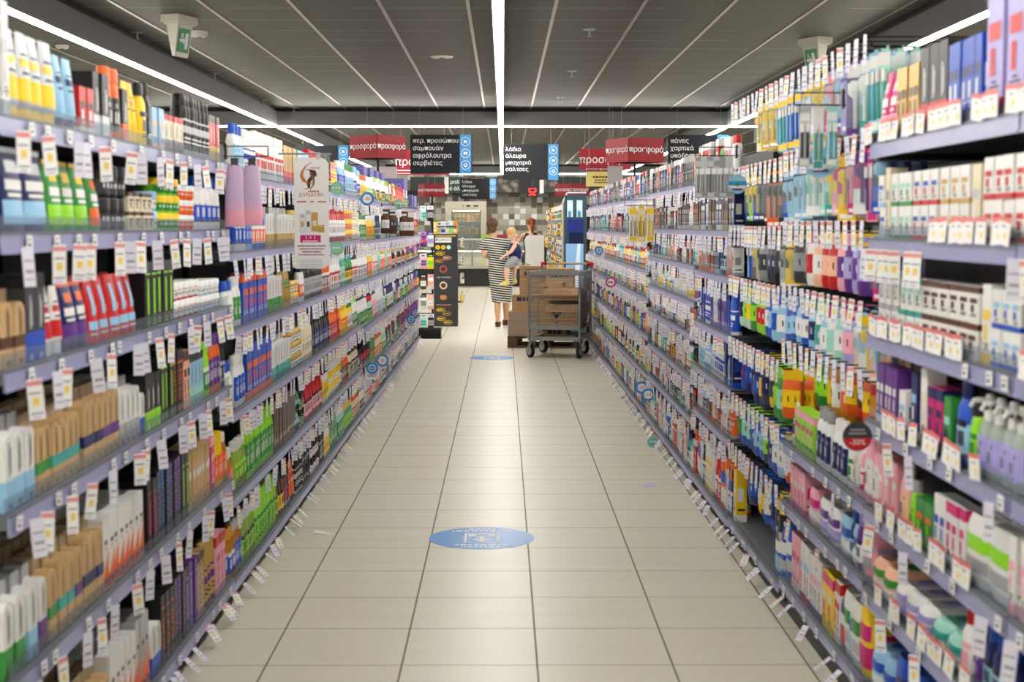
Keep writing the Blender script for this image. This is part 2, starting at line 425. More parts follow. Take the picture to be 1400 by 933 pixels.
        if kd == 'pump':
            C.loft([(hb, .014, .014, 2), (hb + .022, .014, .014, 2)], c, 10).tube((0, 0, hb + .02), (0, 0, h - .02), .004, c)
            C.loft([(h - .022, .011, .013, 2), (h - .008, .013, .015, 2), (h, .009, .011, 2)], c, 10).tube((0, 0, h - .012), (.04, 0, h - .014), .006, c).tube((.036, 0, h - .012), (.045, 0, h - .028), .005, c); cn = 'pump_head'
        else:
            rr = d * .36 if kd != 'slim' else d * .44; ry = max(rr, w * (.3 if kd == 'bot' else .26 if kd != 'slim' else .46))
            C.loft([(hb - .001, rr, ry, 2.2), (h - .006, rr * .96, ry * .96, 2.2), (h, rr * .8, ry * .82, 2.2)], c, 12)
        sty = r.random()
        loft_deco(L, S, [(.18, .62, a_)] if sty < .25 else [],
                  [(-70, 70, .16, .74, a_), (-45, 45, .56, .64, ink(a_)), (-35, 20, .3, .5, ink(a_))] if sty > .6 else [(-55, 55, .58, .68, ink(a_) if sty < .25 else a_), (-30, 35, .3, .52, a_ if sty >= .25 else ink(a_)), (-40, 40, .18, .21, k), (-34, 30, .24, .26, k)])
        B_parts = [('bottle_body', B), (cn, C), ('printed_label', L)]
    elif kd == 'can':
        R_ = w / 2
        S = [(0, R_ * .94, R_ * .94, 2), (.006, R_, R_, 2), (h * .78, R_, R_, 2), (h * .81, R_ * .85, R_ * .85, 2)]
        B.loft(S, b, 16); C.loft([(h * .805, R_ * .9, R_ * .9, 2), (h * .97, R_ * .86, R_ * .86, 2), (h, R_ * .6, R_ * .6, 2)], c, 16)
        loft_deco(L, S, [(.02, .12, a_), (.7, .74, a_)], [(-60, 60, .46, .6, a_), (-40, 40, .34, .37, k), (-44, 30, .26, .29, k)])
        B_parts = [('can_body', B), ('cap', C), ('printed_label', L)]
    elif kd == 'jar':
        R_ = w / 2
        S = [(0, R_ * .86, R_ * .86, 2), (.008, R_ * .94, R_ * .94, 2), (h * .62, R_ * .94, R_ * .94, 2)]
        B.loft(S, b, 18); C.loft([(h * .6, R_, R_, 2), (h * .96, R_, R_, 2), (h, R_ * .92, R_ * .92, 2)], c, 18)
        loft_deco(L, S, [], [(-75, 75, .2, .9, a_), (-40, 40, .5, .72, ink(a_))]); cn = 'lid'
        B_parts = [('jar_body', B), ('lid', C), ('printed_label', L)]
    elif kd == 'roll':
        S = [(0, d * .45, w * .45, 2.4), (.006, d / 2, w / 2, 2.4), (h * .6, d / 2, w / 2, 2.4)]
        B.loft(S, b, 12); C.loft([(h * .6, d * .5, w * .5, 2.4), (h * .9, d * .46, w * .47, 2.2), (h, d * .25, w * .3, 2)], c, 12)
        loft_deco(L, S, [], [(-65, 65, .2, .85, a_), (-40, 40, .5, .62, ink(a_))])
        B_parts = [('stick_body', B), ('cap', C), ('printed_label', L)]
    elif kd in ('wipe', 'pack'):
        S = [(0, d * .44, w * .44, 4), (h * .12, d / 2, w / 2, 4), (h * .5, d * .5, w * .5, 4), (h * .84, d * .49, w * .49, 4), (h, d * .42, w * .43, 3.6)]
        B.loft(S, b, 16)
        loft_deco(L, S, [(.12, .42, c)] if c != b else [], [(-60, 60, .5, .72, a_), (-30, 50, .2, .4, c if c != b else 'S'), (80, 120, .3, .6, a_), (-120, -80, .3, .6, a_)])
        if kd == 'wipe': L.loft([(h, d * .24, w * .26, 3), (h + .004, d * .23, w * .25, 3)], a_, 12)
        else: L.tube((0, -w * .32, h), (0, w * .32, h), .004, b).tube((0, -w * .32, h), (0, -w * .2, h + .014), .004, b)
        B_parts = [('pack_body', B), ('printed_panel', L)]
    elif kd in ('blis', 'brush'):   # origin at the hang hole, the pack hangs down
        B.box(-.001, -w / 2, -h, .001, w / 2, -.006, b)
        B.box(-.001, -.018, -.008, .001, .018, .008, b)
        L.box(.0012, -w / 2 + .002, -h * .2, .0018, w / 2 - .002, -.01, c)
        if kd == 'blis': L.box(-.0016, -w * .495, -h * .995, .0016, w * .495, -h * .6, a_).box(.0018, -w * .4, -h * .96, .0022, w * .3, -h * .9, 'W')
        else: L.box(.0012, -w * .4, -h * .97, .0018, w * .4, -h * .86, c if c != b else a_)
        if kd == 'blis':
            M = Matrix.Translation((d * .45, 0, -h * .82))
            C.loft([(0, d * .16, w * .07, 2.6), (h * .36, d * .22, w * .1, 2.4), (h * .42, d * .4, w * .3, 3), (h * .54, d * .4, w * .32, 3), (h * .58, d * .2, w * .2, 2.4)], c if c != b else 'S', 10, True, M).loft([(0, d * .5, w * .36, 3), (h * .56, d * .5, w * .38, 3), (h * .62, d * .3, w * .3, 3)], M_BUBBLE, 12, True, M)
        else:
            for s in (-.25, .25):
                C.tube((.009, s * w, -h * .84), (.011, s * w, -h * .4), .0055, a_, 6, .004).box(.006, s * w - .006, -h * .4, .018, s * w + .006, -h * .25, 'W')
        cn = 'moulded_insert'
        B_parts = [('backing_card', B), (cn, C), ('printed_panel', L)]
    elif kd == 'wrap':
        S = [(-h, .004, w * .5, 2.6), (-h * .9, d * .4, w * .5, 2.6), (-h * .6, d * .5, w * .49, 2.4), (-h * .3, d * .4, w * .44, 2.4), (-.02, .004, w * .34, 2.2)]
        B.loft(S, b, 14); loft_deco(L, S, [(.02, .26, a_), (.26, .4, (222, 176, 204))], [])
        C.box(-.004, -.014, -.034, .004, .014, .006, 'Z'); cn = 'clip'
        B_parts = [('pouch_body', B), (cn, C), ('printed_panel', L)]
    elif kd == 'bag':
        S = [(-h, .003, w * .46, 2.4), (-h * .9, d * .36, w * .5, 2.4), (-h * .55, d * .5, w * .49, 2.4), (-h * .28, d * .36, w * .48, 2.4), (-h * .2, .003, w * .47, 2.2)]
        B.loft(S, b, 12); C.box(-.0025, -w * .48, -h * .22, .0025, w * .48, .008, c); cn = 'header_card'
        loft_deco(L, S, [], [(-60, 60, .3, .75, a_), (-40, 30, .45, .6, ink(a_)), (120, 240, .3, .7, a_)])
        C.box(-.003, -w * .3, -h * .14, .003, w * .3, -h * .05, a_)
        B_parts = [('bag_body', B), ('header_card', C), ('printed_panel', L)]
    B_parts = [(n_, q) for n_, q in B_parts if q.v]
    J = MB()
    for n_, q in B_parts:
        o = len(J.v); J.v += q.v
        mp = [J.m(x) for x in q.mats]
        J.f += [[i + o for i in f] for f in q.f]; J.mi += [mp[i] for i in q.mi]; J.sm += q.sm
    n0 = PAL[b][0]
    if kd in ACC and c != b: tail = 'with %s %s' % (PAL[c][0], 'lid' if cn == 'lid' else 'pump' if cn == 'pump_head' else 'cap')
    elif a and a != b: tail = 'with %s %s' % (PAL[a][0], aw)
    elif c != b: tail = 'with %s top' % PAL[c][0]
    else: tail = ''
    D = dict(name=name, cat=cat, w=w, d=d, h=h, parts=[(n_, q.mesh(n_)) for n_, q in B_parts], joined=J.mesh(name),
             adj=n0, noun=noun, tail=tail, hung=kd in ('blis', 'brush', 'bag', 'wrap'))
    DES[key] = D
    return D
REG = []
NEAR_Y = 9.4     # farther copies show no parts
def product(key, x, y, z, rz, where, row=0, up=0, tilt=0.0):
    D = dict(design(key)); rot = (0, tilt, rz)
    left = x < 0
    D['name'] = {'shampoo_bottle': ('shampoo_bottle' if y < 11.1 else 'shower_gel_bottle') if left else ('mouthwash_bottle' if y < 11.1 else 'soap_bottle'),
                 'slim_bottle': 'slim_hair_care_bottle' if left else 'slim_oral_care_bottle', 'tall_cosmetic_carton': 'tall_hair_care_carton' if left else 'tall_toothpaste_carton'}.get(D['name'], D['name'])
    if y < NEAR_Y:
        o = ob(D['name'], None, None, (x, y, z), rot)
        for n_, me in D['parts']: ob(n_, me, o)
    else:
        o = ob(D['name'], D['joined'], None, (x, y, z), rot)
    REG.append((o, D, where, row, up, y, z))
    return o
ORD = ['', 'nearest', 'second nearest', 'third nearest', 'fourth nearest', 'fifth nearest', 'sixth nearest', 'seventh nearest', 'eighth nearest', 'ninth nearest', 'tenth nearest', 'eleventh nearest', 'twelfth nearest']
TENS = {20: 'twent', 30: 'thirt', 40: 'fort'}
ONES = ['', 'first', 'second', 'third', 'fourth', 'fifth', 'sixth', 'seventh', 'eighth', 'ninth', 'tenth', 'eleventh', 'twelfth', 'thirteenth', 'fourteenth', 'fifteenth', 'sixteenth', 'seventeenth', 'eighteenth', 'nineteenth']
NUM = ['', 'one', 'two', 'three', 'four', 'five', 'six', 'seven', 'eight', 'nine', 'ten', 'eleven', 'twelve', 'thirteen', 'fourteen', 'fifteen', 'sixteen', 'seventeen', 'eighteen', 'nineteen', 'twenty']
def ordw(i):
    if i < 20: return ONES[i]
    t, o_ = i // 10 * 10, i % 10
    return TENS[t] + ('ieth' if not o_ else 'y-' + ONES[o_])
def numw(i):
    if i <= 20: return NUM[i]
    t, o_ = i // 10 * 10, i % 10
    return TENS[t] + 'y' + ('-' + NUM[o_] if o_ else '')
def plural(nn): return nn + ('es' if nn.endswith(('x', 'ch', 'sh')) else 's')
def label_products():
    gr = {}
    for q in REG:
        D = q[1]; gr.setdefault((D['adj'], D['noun'], D['tail'], q[2], q[3], q[4]), []).append(q)
    for (adj, noun, tail, where, row, up), L in gr.items():
        L.sort(key=lambda q: q[5]); n = len(L)
        desc = lambda nn, *pre: ' '.join([x for x in (*pre, adj, nn, tail) if x])
        g = desc(plural(noun)) + ', ' + where + (' behind' if row else ' layer %d' % (up + 1) if up else '')
        for i, q in enumerate(L, 1):
            if row: s = desc(plural(noun), *(['upper'] if up == 1 else ['topmost'] if up else [])) + ' behind, ' + where
            elif n == 1: s = desc(noun, *(['upper'] if up == 1 else ['topmost'] if up else [])) + ', ' + where
            else: s = ('nearest' if i == 1 else ordw(i) + ' nearest') + ' of ' + numw(n) + ' ' + desc(plural(noun), *(['upper'] if up == 1 else ['topmost'] if up else [])) + ', ' + where
            if len(s.split()) > 16: s = s.replace('hair-colour carton', 'dye carton').replace(' lotion bottle', ' bottle').replace(' small carton', ' carton').replace(' slim carton', ' carton').replace(' wipes pack', ' pack')
            if len(s.split()) > 16: s = s.replace(' shelf up', ' shelf')
            if len(s.split()) > 16: s = s.replace(' pale ', ' ')
            q[0]['label'] = s; q[0]['category'] = q[1]['cat']
            if n > 1 or row: q[0]['group'] = g
# ------------------------------------------------------------------ shelving units along the aisle
XL, XR, DEPTH = -1.06, 1.07, 0.46
ZA = [.085, .487, .852, 1.165, 1.46, 1.712]
ZB = [.068, .402, .738, 1.066, 1.37, 1.678]
ZC = [.06, .325, .69, 1.055, 1.358, 1.66]
ZR0 = [.11, .405, .645, .907, 1.164, 1.438, 1.714]
ZR1 = [.115, .42, .65]
ZR2 = [.085]
ZR3 = [.07, .455, .70, .95, 1.23, 1.45, 1.71]
ZR4 = [.06, .375, .61, .855, 1.045, 1.25, 1.45, 1.70]
ZR5 = [.06, .36, .65, .93, 1.14, 1.41, 1.69]
UL = [(3.18, 4.505, ZA), (4.505, 5.83, ZA)] + [(5.83 + 1.33 * i, 7.16 + 1.33 * i, ZB if i < 4 else ZC) for i in range(10)]
UR = [(1.84, 3.12, ZR0), (3.13, 4.40, ZR0), (4.40, 5.73, ZR1), (5.73, 7.07, ZR2), (7.07, 8.40, ZR3), (8.40, 9.73, ZR4), (9.73, 11.06, ZR4)] + [(11.06 + 1.32 * i, 12.38 + 1.32 * i, ZR5) for i in range(6)]
UNAME_L = ['first', 'second', 'third', 'fourth', 'fifth', 'sixth', 'seventh', 'eighth', 'ninth', 'tenth', 'eleventh', 'twelfth']
PEGS = {2: [1.03, 1.235, 1.475, 1.735, 2.02], 3: [.45, .685, .94, 1.225, 1.455, 1.72, 2.02]}
def tag_mesh(style):
    b = MB()
    if style == 'hang':      # a paper strip on a clip, hanging below the rail
        b.box(-.0006, -.018, -.088, .0006, .018, .004, M_PAPER)
        b.box(-.001, -.0175, -.011, .001, .0175, 0, (224, 150, 148)).box(-.0012, -.007, -.056, .0012, .008, -.038, (240, 212, 110))
        b.box(-.001, -.014, -.03, .001, .012, -.026, 'G').box(-.001, -.014, -.076, .001, .014, -.072, 'G').box(-.001, -.012, -.084, .001, .008, -.081, 'V')
    elif style == 'plain':
        b.box(-.0006, -.0165, -.085, .0006, .0165, .004, mat((224, 222, 236), .4, name='pale_violet_paper'))
        b.box(-.001, -.013, -.03, .001, .012, -.026, 'G').box(-.001, -.01, -.055, .001, .012, -.048, 'G').box(-.001, -.012, -.07, .001, .012, -.067, 'G')
    elif style == 'stand':   # stands up from the rail
        b.box(-.0006, -.038, -.004, .0006, .038, .056, M_PAPER)
        b.box(-.001, -.0378, .046, .001, .0378, .056, (226, 118, 116)).box(-.0012, .004, .01, .0012, .018, .024, (244, 212, 90)).box(-.001, -.016, .034, .001, .012, .038, 'G')
    else:
        b.box(-.0006, -.02, -.016, .0006, .02, .016, M_PAPER)
        b.box(-.001, -.014, .004, .001, .012, .008, 'G').box(-.001, -.012, -.009, .001, .006, -.002, 'Z')
    return b.mesh('price_tag')
TAGS = {s: tag_mesh(s) for s in ('hang', 'plain', 'stand', 'card')}
LIGHT_TAGS = [True, False]     # near bays, lowest shelf
def add_tags(shelf, turn, y0, y1, style, n, x, z):
    for i in range(n):
        st = style if style in ('stand', 'card') else ('hang' if rnd.random() < (.6 if y1 and LIGHT_TAGS[0] else .3) else 'plain')
        yy = y0 + (y1 - y0) * (i + .5 + rnd.uniform(-.42, .42)) / n
        rz = (rnd.uniform(.3, 1.0) if LIGHT_TAGS[0] else (rnd.uniform(.02, .5) if rnd.random() < .75 else rnd.uniform(.5, 1.2))) if st in ('hang', 'plain') else 0
        hang = st in ('hang', 'plain'); low = -.85 if hang and LIGHT_TAGS[1] else 0
        o_ = ob('price_tag', TAGS[st], shelf, (x + (.012 if hang else .004), yy, z - (.012 if hang else 0)),
           (rnd.uniform(-.12, .12), low + rnd.uniform(-.1, .05), turn * rz))
        if hang and (low or not LIGHT_TAGS[0]): o_.scale = (1, .8, .72 if low else rnd.uniform(.8, 1.0))
SHELF_CACHE = {}
def shelf_meshes(L, dep, near=True):
    k_ = (round(L, 3), dep, near); rb = -.044 if near else -.034
    if k_ not in SHELF_CACHE:
        a = MB().box(-dep, 0, -.03, -.004, L, -.002, M_DECK).box(-dep, .004, -.05, -.02, .02, -.03, M_BACK).box(-dep, L - .02, -.05, -.02, L - .004, -.03, M_BACK)
        r_ = MB().box(-.004, .002, rb, 0, L - .002, .0, M_RAIL).box(-.012, .002, -.004, .003, L - .002, .001, M_LIP).box(-.004, .002, rb - .002, .004, L - .002, rb + .004, M_RAIL)
        g = MB().box(-.0115, .006, .001, -.01, L - .006, .036, M_GUARD)
        SHELF_CACHE[k_] = (a.mesh('shelf'), r_.mesh('price_rail'), g.mesh('front_guard'))
    return SHELF_CACHE[k_]
def unit(side, i, y0, y1, zs, top=1.95, label='', tags=None):
    """origin at the floor under the rail plane, local +X towards the aisle for both sides"""
    s = 1 if side == 'L' else -1
    L = y1 - y0
    t = thing('shelving_unit', label, 'shelving', (XL if s > 0 else XR, y0 if s > 0 else y1, 0), (0, 0, 0 if s > 0 else PI), 'shelving units of the aisle')
    MB().box(-DEPTH - .03, 0, 0, -DEPTH - .002, L, top, M_BACK).build('back_panel', t)
    for yy in (0, L - .03): MB().box(-DEPTH - .002, yy, 0, -DEPTH + .03, yy + .03, top, M_BACK).build('upright', t)
    MB().box(-DEPTH, 0.001, 0, -.03, L - .001, zs[0] - .055, M_BACK).build('base_plinth', t)
    if side == 'L' and i == len(UL) - 1: MB().box(-DEPTH, L, 0, -.03, L + .018, top, M_BACK).build('end_panel', t)
    LIGHT_TAGS[0] = i < 2
    for j, z in enumerate(zs):
        LIGHT_TAGS[1] = j == 0
        a, r_, g = shelf_meshes(L, DEPTH, i < 2)
        so = ob('shelf', a, t, (0, 0, z + .022))
        ob('price_rail', r_, so); ob('front_guard', g, so)
        tg = tags(j) if tags else ('hang', 10)
        for st, n, f0, f1 in (tg if isinstance(tg, list) else [(*tg, 0, 1)]):
            add_tags(so, -s, L * f0, L * f1, st, n, .004, -.022 + (.022 if st == 'stand' else 0))
    return t
def tagsL(i):
    def f(j):
        if i < 2: return [('hang', 7 if j > 0 else 9, 0, 1), ('card', 6, 0, 1)]
        return ('hang', 11 if j else 7)
    return f
def tagsR(i):
    def f(j):
        if i <= 1:
            if j == 6: return ('stand', 15)
            if j == 5: return [('hang', 7, 0, .48), ('stand', 8, .5, 1)]
            if j == 4: return [('stand', 12, .05, .74), ('card', 3, .75, 1)]
            return [('stand', 9, .15, .85), ('hang', 3, 0, 1), ('card', 5, 0, 1)]
        if i == 2: return [('card', 6, 0, 1), ('hang', 5 if j == 0 else 2, 0, 1)]
        if i == 3: return [('hang', 7, 0, 1), ('card', 5, 0, 1)]
        return ('hang', 11 if j else 7)
    return f
WHAT_L = ['hair-colour cartons', 'hair-colour cartons', 'shampoo and colour kits', 'shampoo and conditioner', 'shampoo', 'shower gel', 'shower gel', 'bath products', 'bath products', 'bath products', 'body care', 'body care']
for i, (y0, y1, zs) in enumerate(UL):
    unit('L', i, y0, y1, zs, 1.93, 'dark-backed shelving unit of %s, %s from the camera on the left' % (WHAT_L[i], UNAME_L[i]), tagsL(i))
WHAT_R = ['skin-care cartons', 'skin-care cartons and lotions', 'pegged packs above baby care', 'pegs of hanging packs', 'oral care', 'oral care', 'oral care', 'soap', 'soap', 'soap', 'cleaning goods', 'cleaning goods', 'cleaning goods']
for i, (y0, y1, zs) in enumerate(UR):
    t = unit('R', i, y0, y1, zs, 1.93 if i not in (2, 3) else 2.06, 'dark-backed shelving unit of %s, %s from the camera on the right' % (WHAT_R[i], (['cut-off', *UNAME_L])[i] if i else 'cut off'), tagsR(i))
    if i in PEGS:
        L = y1 - y0
        for z in PEGS[i]:
            bar = MB().box(-DEPTH, .01, z - .018, -DEPTH + .012, L - .01, z + .018, M_BACK).build('peg_bar', t)
            n = 12
            for k_ in range(n):
                yy = L * (k_ + .5) / n
                hk = MB().tube((-DEPTH, yy, z), (-.02, yy, z), .003, 'K', 6).tube((-.02, yy, z), (-.01, yy, z + .012), .003, 'K', 6).tube((-DEPTH, yy, z + .03), (.002, yy, z + .03), .0025, 'K', 6).build('hook', bar)
                st = 'hang' if rnd.random() < .6 else 'plain'
                tg = ob('price_tag', TAGS[st], bar, (.006, yy, z + .045 - .012), (rnd.uniform(-.1, .1), rnd.uniform(-.08, .05), rnd.uniform(.1, .55))); tg.scale = (1, .8, 1)
# ------------------------------------------------------------------ stocking the shelves
def unit_of(side, y):
    for i, (a, b, zs) in enumerate(UL if side == 'L' else UR):
        if a - .002 <= y <= b + .002: return i
    return None
def where_of(side, y, j, word='shelf up'):
    i = unit_of(side, y)
    nm = UNAME_L[i] if side == 'L' else (['cut-off'] + UNAME_L)[i]
    return '%s %s, %s %s bay' % (UNAME_L[j], word, nm, 'left' if side == 'L' else 'right')
def px_y(px, z, side):
    X = 1.09 if side == 'L' else 1.10
    return (F_PX * X / abs(px - 688) - (CAM_H - z) * .0776) / .997
def put_run(side, grp, j, y0, y1, key, n=None, stack=1, rows=1):
    D = design(key); w = D['w'] + .004; U = UL if side == 'L' else UR
    cur = CUR.get((side, grp, j), 0); y0 = max(y0, cur)
    n = n or max(1, int((y1 - y0 + w * .45) / w))
    step = max(w, (y1 - y0) / n); cur = y0
    for i in range(n):
        yc = max(cur + w / 2, y0 + step * (i + .5))
        u = unit_of(side, yc)
        if u is None: continue
        if yc - w / 2 < U[u][0] + .003: yc = U[u][0] + .004 + w / 2
        if yc + w / 2 > U[u][1] - .003:
            if u + 1 >= len(U): break
            u += 1; yc = U[u][0] + .004 + w / 2
        cur = yc + w / 2
        zs = U[u][2]
        if j - 1 >= len(zs): continue
        z = zs[j - 1] + .0215
        for r in range(rows):
            for s_ in range(stack):
                if r and s_ and r > 1: continue
                xo = D['d'] / 2 + .016 + r * (D['d'] + .01) + rnd.uniform(0, .006)
                x, rz = (XL - xo, 0) if side == 'L' else (XR + xo, PI)
                product(key, x, yc, z + s_ * (D['h'] + .0008), rz + rnd.uniform(-.05, .05) * (stack == 1 and D['d'] < D['w'] * .8), where_of(side, yc, j - 1), r, s_)
    CUR[(side, grp, j)] = cur
CUR = {}
def stock(side, grp, j, zref, segs):
    out = []
    for q in segs:
        a, b = px_y(q[0], zref, side), px_y(q[1], zref, side)
        out.append((min(a, b), max(a, b), *q[2:]))
    out.sort(key=lambda q: q[0])
    for q in out: put_run(side, grp, j, *q[:3], **(q[3] if len(q) > 3 else {}))
S2, S3 = dict(stack=2), dict(stack=3)
R2_, R3_ = dict(rows=2), dict(rows=3)
# ---- left, first two bays: hair colour
stock('L', 'A', 6, 1.75, [(0, 8, 'tall W W S h.25'), (9, 72, 'tube S Y Y h.2 w.085'), (73, 104, 'tube L N N h.18 w.07'), (104, 124, 'cart R K W h.12', R2_), (124, 143, 'dye K K S h.17 w.07', R2_), (143, 160, 'slim O O K h.2 w.07'), (160, 168, 'dye K K O h.15'),
    (168, 182, 'tube Y Y D h.18 w.06'), (182, 196, 'bot Y K K h.19 w.085'), (196, 205, 'bot K K Z h.2 w.06'), (205, 219, 'cart L L U h.13 w.07'), (219, 248, 'dye C R H h.12 w.065'), (249, 283, 'can K K S h.21 w.055'), (283, 297, 'dye R K D h.17 w.06')])
stock('L', 'A', 5, 1.5, [(3, 64, 'pouch N S L h.19 w.15'), (65, 122, 'pouch F Y E h.175 w.11'), (123, 139, 'pouch F O O h.16 w.09'), (140, 168, 'jar K K Z h.09', S2), (169, 199, 'mini C H H h.055 w.06', S2), (200, 215, 'jar L L W h.06', S2),
    (216, 243, 'jar E Y F h.055 w.09', S3), (243, 262, 'jar O W O h.05 w.08', S3), (263, 300, 'bot W B B h.19 w.085')])
stock('L', 'A', 4, 1.2, [(0, 24, 'dye T T H h.17 w.07'), (26, 52, 'dye Z K B h.2 w.07'), (53, 86, 'tube W W R h.165 w.065'), (88, 121, 'pouch N O P h.17 w.1'), (121, 186, 'pouch R R L h.175 w.098', R2_), (187, 228, 'vcart K Z E h.2 w.075'),
    (229, 269, 'jar R W W h.06 w.085', S2), (270, 298, 'jar L W W h.055 w.085', S2), (299, 312, 'bot W B W h.19 w.085')])
stock('L', 'A', 3, .9, [(0, 44, 'dye W W L h.2 w.062', R2_), (45, 66, 'dye T T F', R2_), (66, 104, 'dye T T Q', R2_), (110, 133, 'dye T T N h.2', R2_), (134, 157, 'dye T T P h.2'), (158, 186, 'dye W W S h.185 w.05', R2_), (187, 192, 'dye W W B h.15'), (193, 211, 'dye K K E h.17 w.06', R2_),
    (212, 233, 'vcart K K E h.21', R2_), (233, 248, 'vcart K K O h.21', R2_), (248, 255, 'tall U K H h.2'), (255, 275, 'dye L K J h.18 w.055', R2_), (276, 283, 'slim E E F h.2'), (283, 297, 'slim O P P h.22'), (298, 304, 'slim K K S'), (304, 313, 'bot W B B h.2')])
stock('L', 'A', 2, .55, [(0, 30, 'dye W W F h.2 w.06', R3_), (30, 48, 'dye W W L h.2 w.06', R3_), (48, 62, 'dye W W P h.2 w.055', R3_), (62, 76, 'dye T T F h.2', R3_), (76, 98, 'dye T C Q h.21', R3_), (98, 110, 'dye T C P h.21', R3_), (111, 134, 'dye T C N h.22', R3_),
    (134, 192, 'diag W S O h.2', R3_), (193, 207, 'vcart K K M h.21', R2_), (207, 228, 'vcart K K B h.22', R2_), (228, 245, 'vcart K K P h.22', R2_), (245, 254, 'vcart K K E h.22', R2_), (255, 283, 'tall T W D h.2 w.05', R2_), (284, 291, 'tall M M I h.21'), (292, 303, 'slim Y Y O h.2'), (303, 314, 'oil a W O h.19')])
stock('L', 'A', 1, .15, [(40, 120, 'dye T T F h.21', R3_), (120, 146, 'dye T C Q h.21', R3_), (147, 180, 'diag W S O h.21', R3_), (181, 198, 'diag S S O h.23', R2_), (199, 216, 'dye W K B h.19 w.06', R2_), (217, 234, 'vcart K K O h.22', R2_), (235, 250, 'vcart K K P h.23', R2_), (250, 256, 'vcart K K V h.23'),
    (256, 267, 'vcart P P V h.23', R2_), (267, 277, 'vcart T K K h.23'), (277, 291, 'can D D P h.24'), (292, 304, 'tall I M R h.22'), (305, 316, 'oil a A B h.21')])
# ---- left, shampoo bays
stock('L', 'B', 6, 1.73, [(319, 331, 'bot W B L h.21'), (332, 346, 'can W W B h.2'), (346, 384, 'slim W W R h.21 w.06'), (384, 403, 'dye D D R h.19 w.07'), (404, 420, 'cart W W L h.19 w.1'), (421, 436, 'can K R M h.22'), (437, 451, 'can K K M h.23'), (452, 460, 'tube O W Y h.2'), (460, 470, 'bot L W B h.22'), (470, 482, 'bot W F L h.22'),
    (482, 490, 'slim W L B h.22'), (490, 500, 'bot W O Y h.2'), (500, 508, 'slim W W E h.2')])
stock('L', 'B', 5, 1.43, [(319, 333, 'bot W B B h.2'), (334, 341, 'bot L W B h.2'), (341, 360, 'bot B O O h.19'), (361, 394, 'dye W W D h.19 w.075'), (395, 410, 'jar D D C h.06', S3), (411, 447, 'slim D W C h.19'), (447, 468, 'bot R R W h.23 w.085'), (469, 480, 'jar C Y O h.07', S3), (480, 490, 'jar Y C W h.07', S3),
    (490, 499, 'bot C F F h.2'), (500, 509, 'bot Y W O h.19')])
stock('L', 'B', 4, 1.13, [(319, 327, 'bot W W F h.2'), (328, 364, 'tall B B O h.21 w.07'), (365, 381, 'dye W W F h.2 w.075'), (382, 396, 'tube D D F h.18'), (396, 406, 'jar D D C h.06', S2), (407, 414, 'slim W K O h.2'), (415, 438, 'slim K K S h.2'), (438, 449, 'slim O O H h.22 w.065'), (450, 463, 'bot W W R h.2'), (464, 470, 'bot Q J J h.22'), (470, 479, 'bot F Q Y h.2'),
    (480, 487, 'bot W H R h.2'), (488, 501, 'bot W W G h.21'), (501, 508, 'bot Y W O h.21'), (509, 515, 'bot W C O h.21')])
stock('L', 'B', 3, .8, [(319, 334, 'bot W W B h.21'), (335, 367, 'tall B B O h.23 w.07'), (368, 394, 'dye W W Q h.2 w.07'), (395, 411, 'jar D D W h.065', S3), (412, 423, 'bot C W C h.24'), (424, 447, 'bot K K N h.22'), (448, 463, 'bot O O R h.21'), (464, 474, 'bot Y Y O h.2'), (474, 480, 'bot Y F W h.2'), (480, 487, 'bot W E F h.22'), (488, 501, 'bot W W F h.21'),
    (501, 508, 'bot J R E h.21'), (508, 514, 'bot I W W h.2')])
stock('L', 'B', 2, .47, [(319, 334, 'oil e W E h.2'), (335, 371, 'bot E E F h.25'), (372, 400, 'tall H H Z h.24 w.06'), (401, 407, 'tube F K L h.1', S2), (407, 415, 'jar C K F h.09', S2), (415, 437, 'bot R R I h.21'), (438, 447, 'slim W K Y h.22'), (448, 462, 'jar Y Y W h.075', S3), (463, 466, 'slim G S W h.2'), (466, 475, 'bot O U H h.2'), (476, 489, 'bot C H K h.2'),
    (490, 494, 'bot P K I h.2'), (494, 503, 'bot R K K h.2'), (504, 510, 'tall F K Y h.22')])
stock('L', 'B', 1, .13, [(317, 328, 'oil a S B h.22'), (329, 346, 'oil e X E h.22'), (347, 374, 'bot E E F h.24'), (375, 385, 'slim H K Y h.22'), (386, 393, 'slim H H M h.2'), (393, 401, 'tube O K R h.2'), (402, 411, 'can K K S h.23'), (411, 423, 'jar K K Z h.1', S2), (424, 434, 'jar I K W h.09', S2), (435, 441, 'slim K K G h.24'), (441, 448, 'bot W W Y h.2'), (449, 459, 'oil x F F h.2'),
    (460, 468, 'bot J W F h.2'), (469, 479, 'bot Q Y E h.17'), (480, 489, 'bot C O R h.17'), (489, 497, 'bot W S K h.19'), (498, 505, 'bot W W R h.2')])
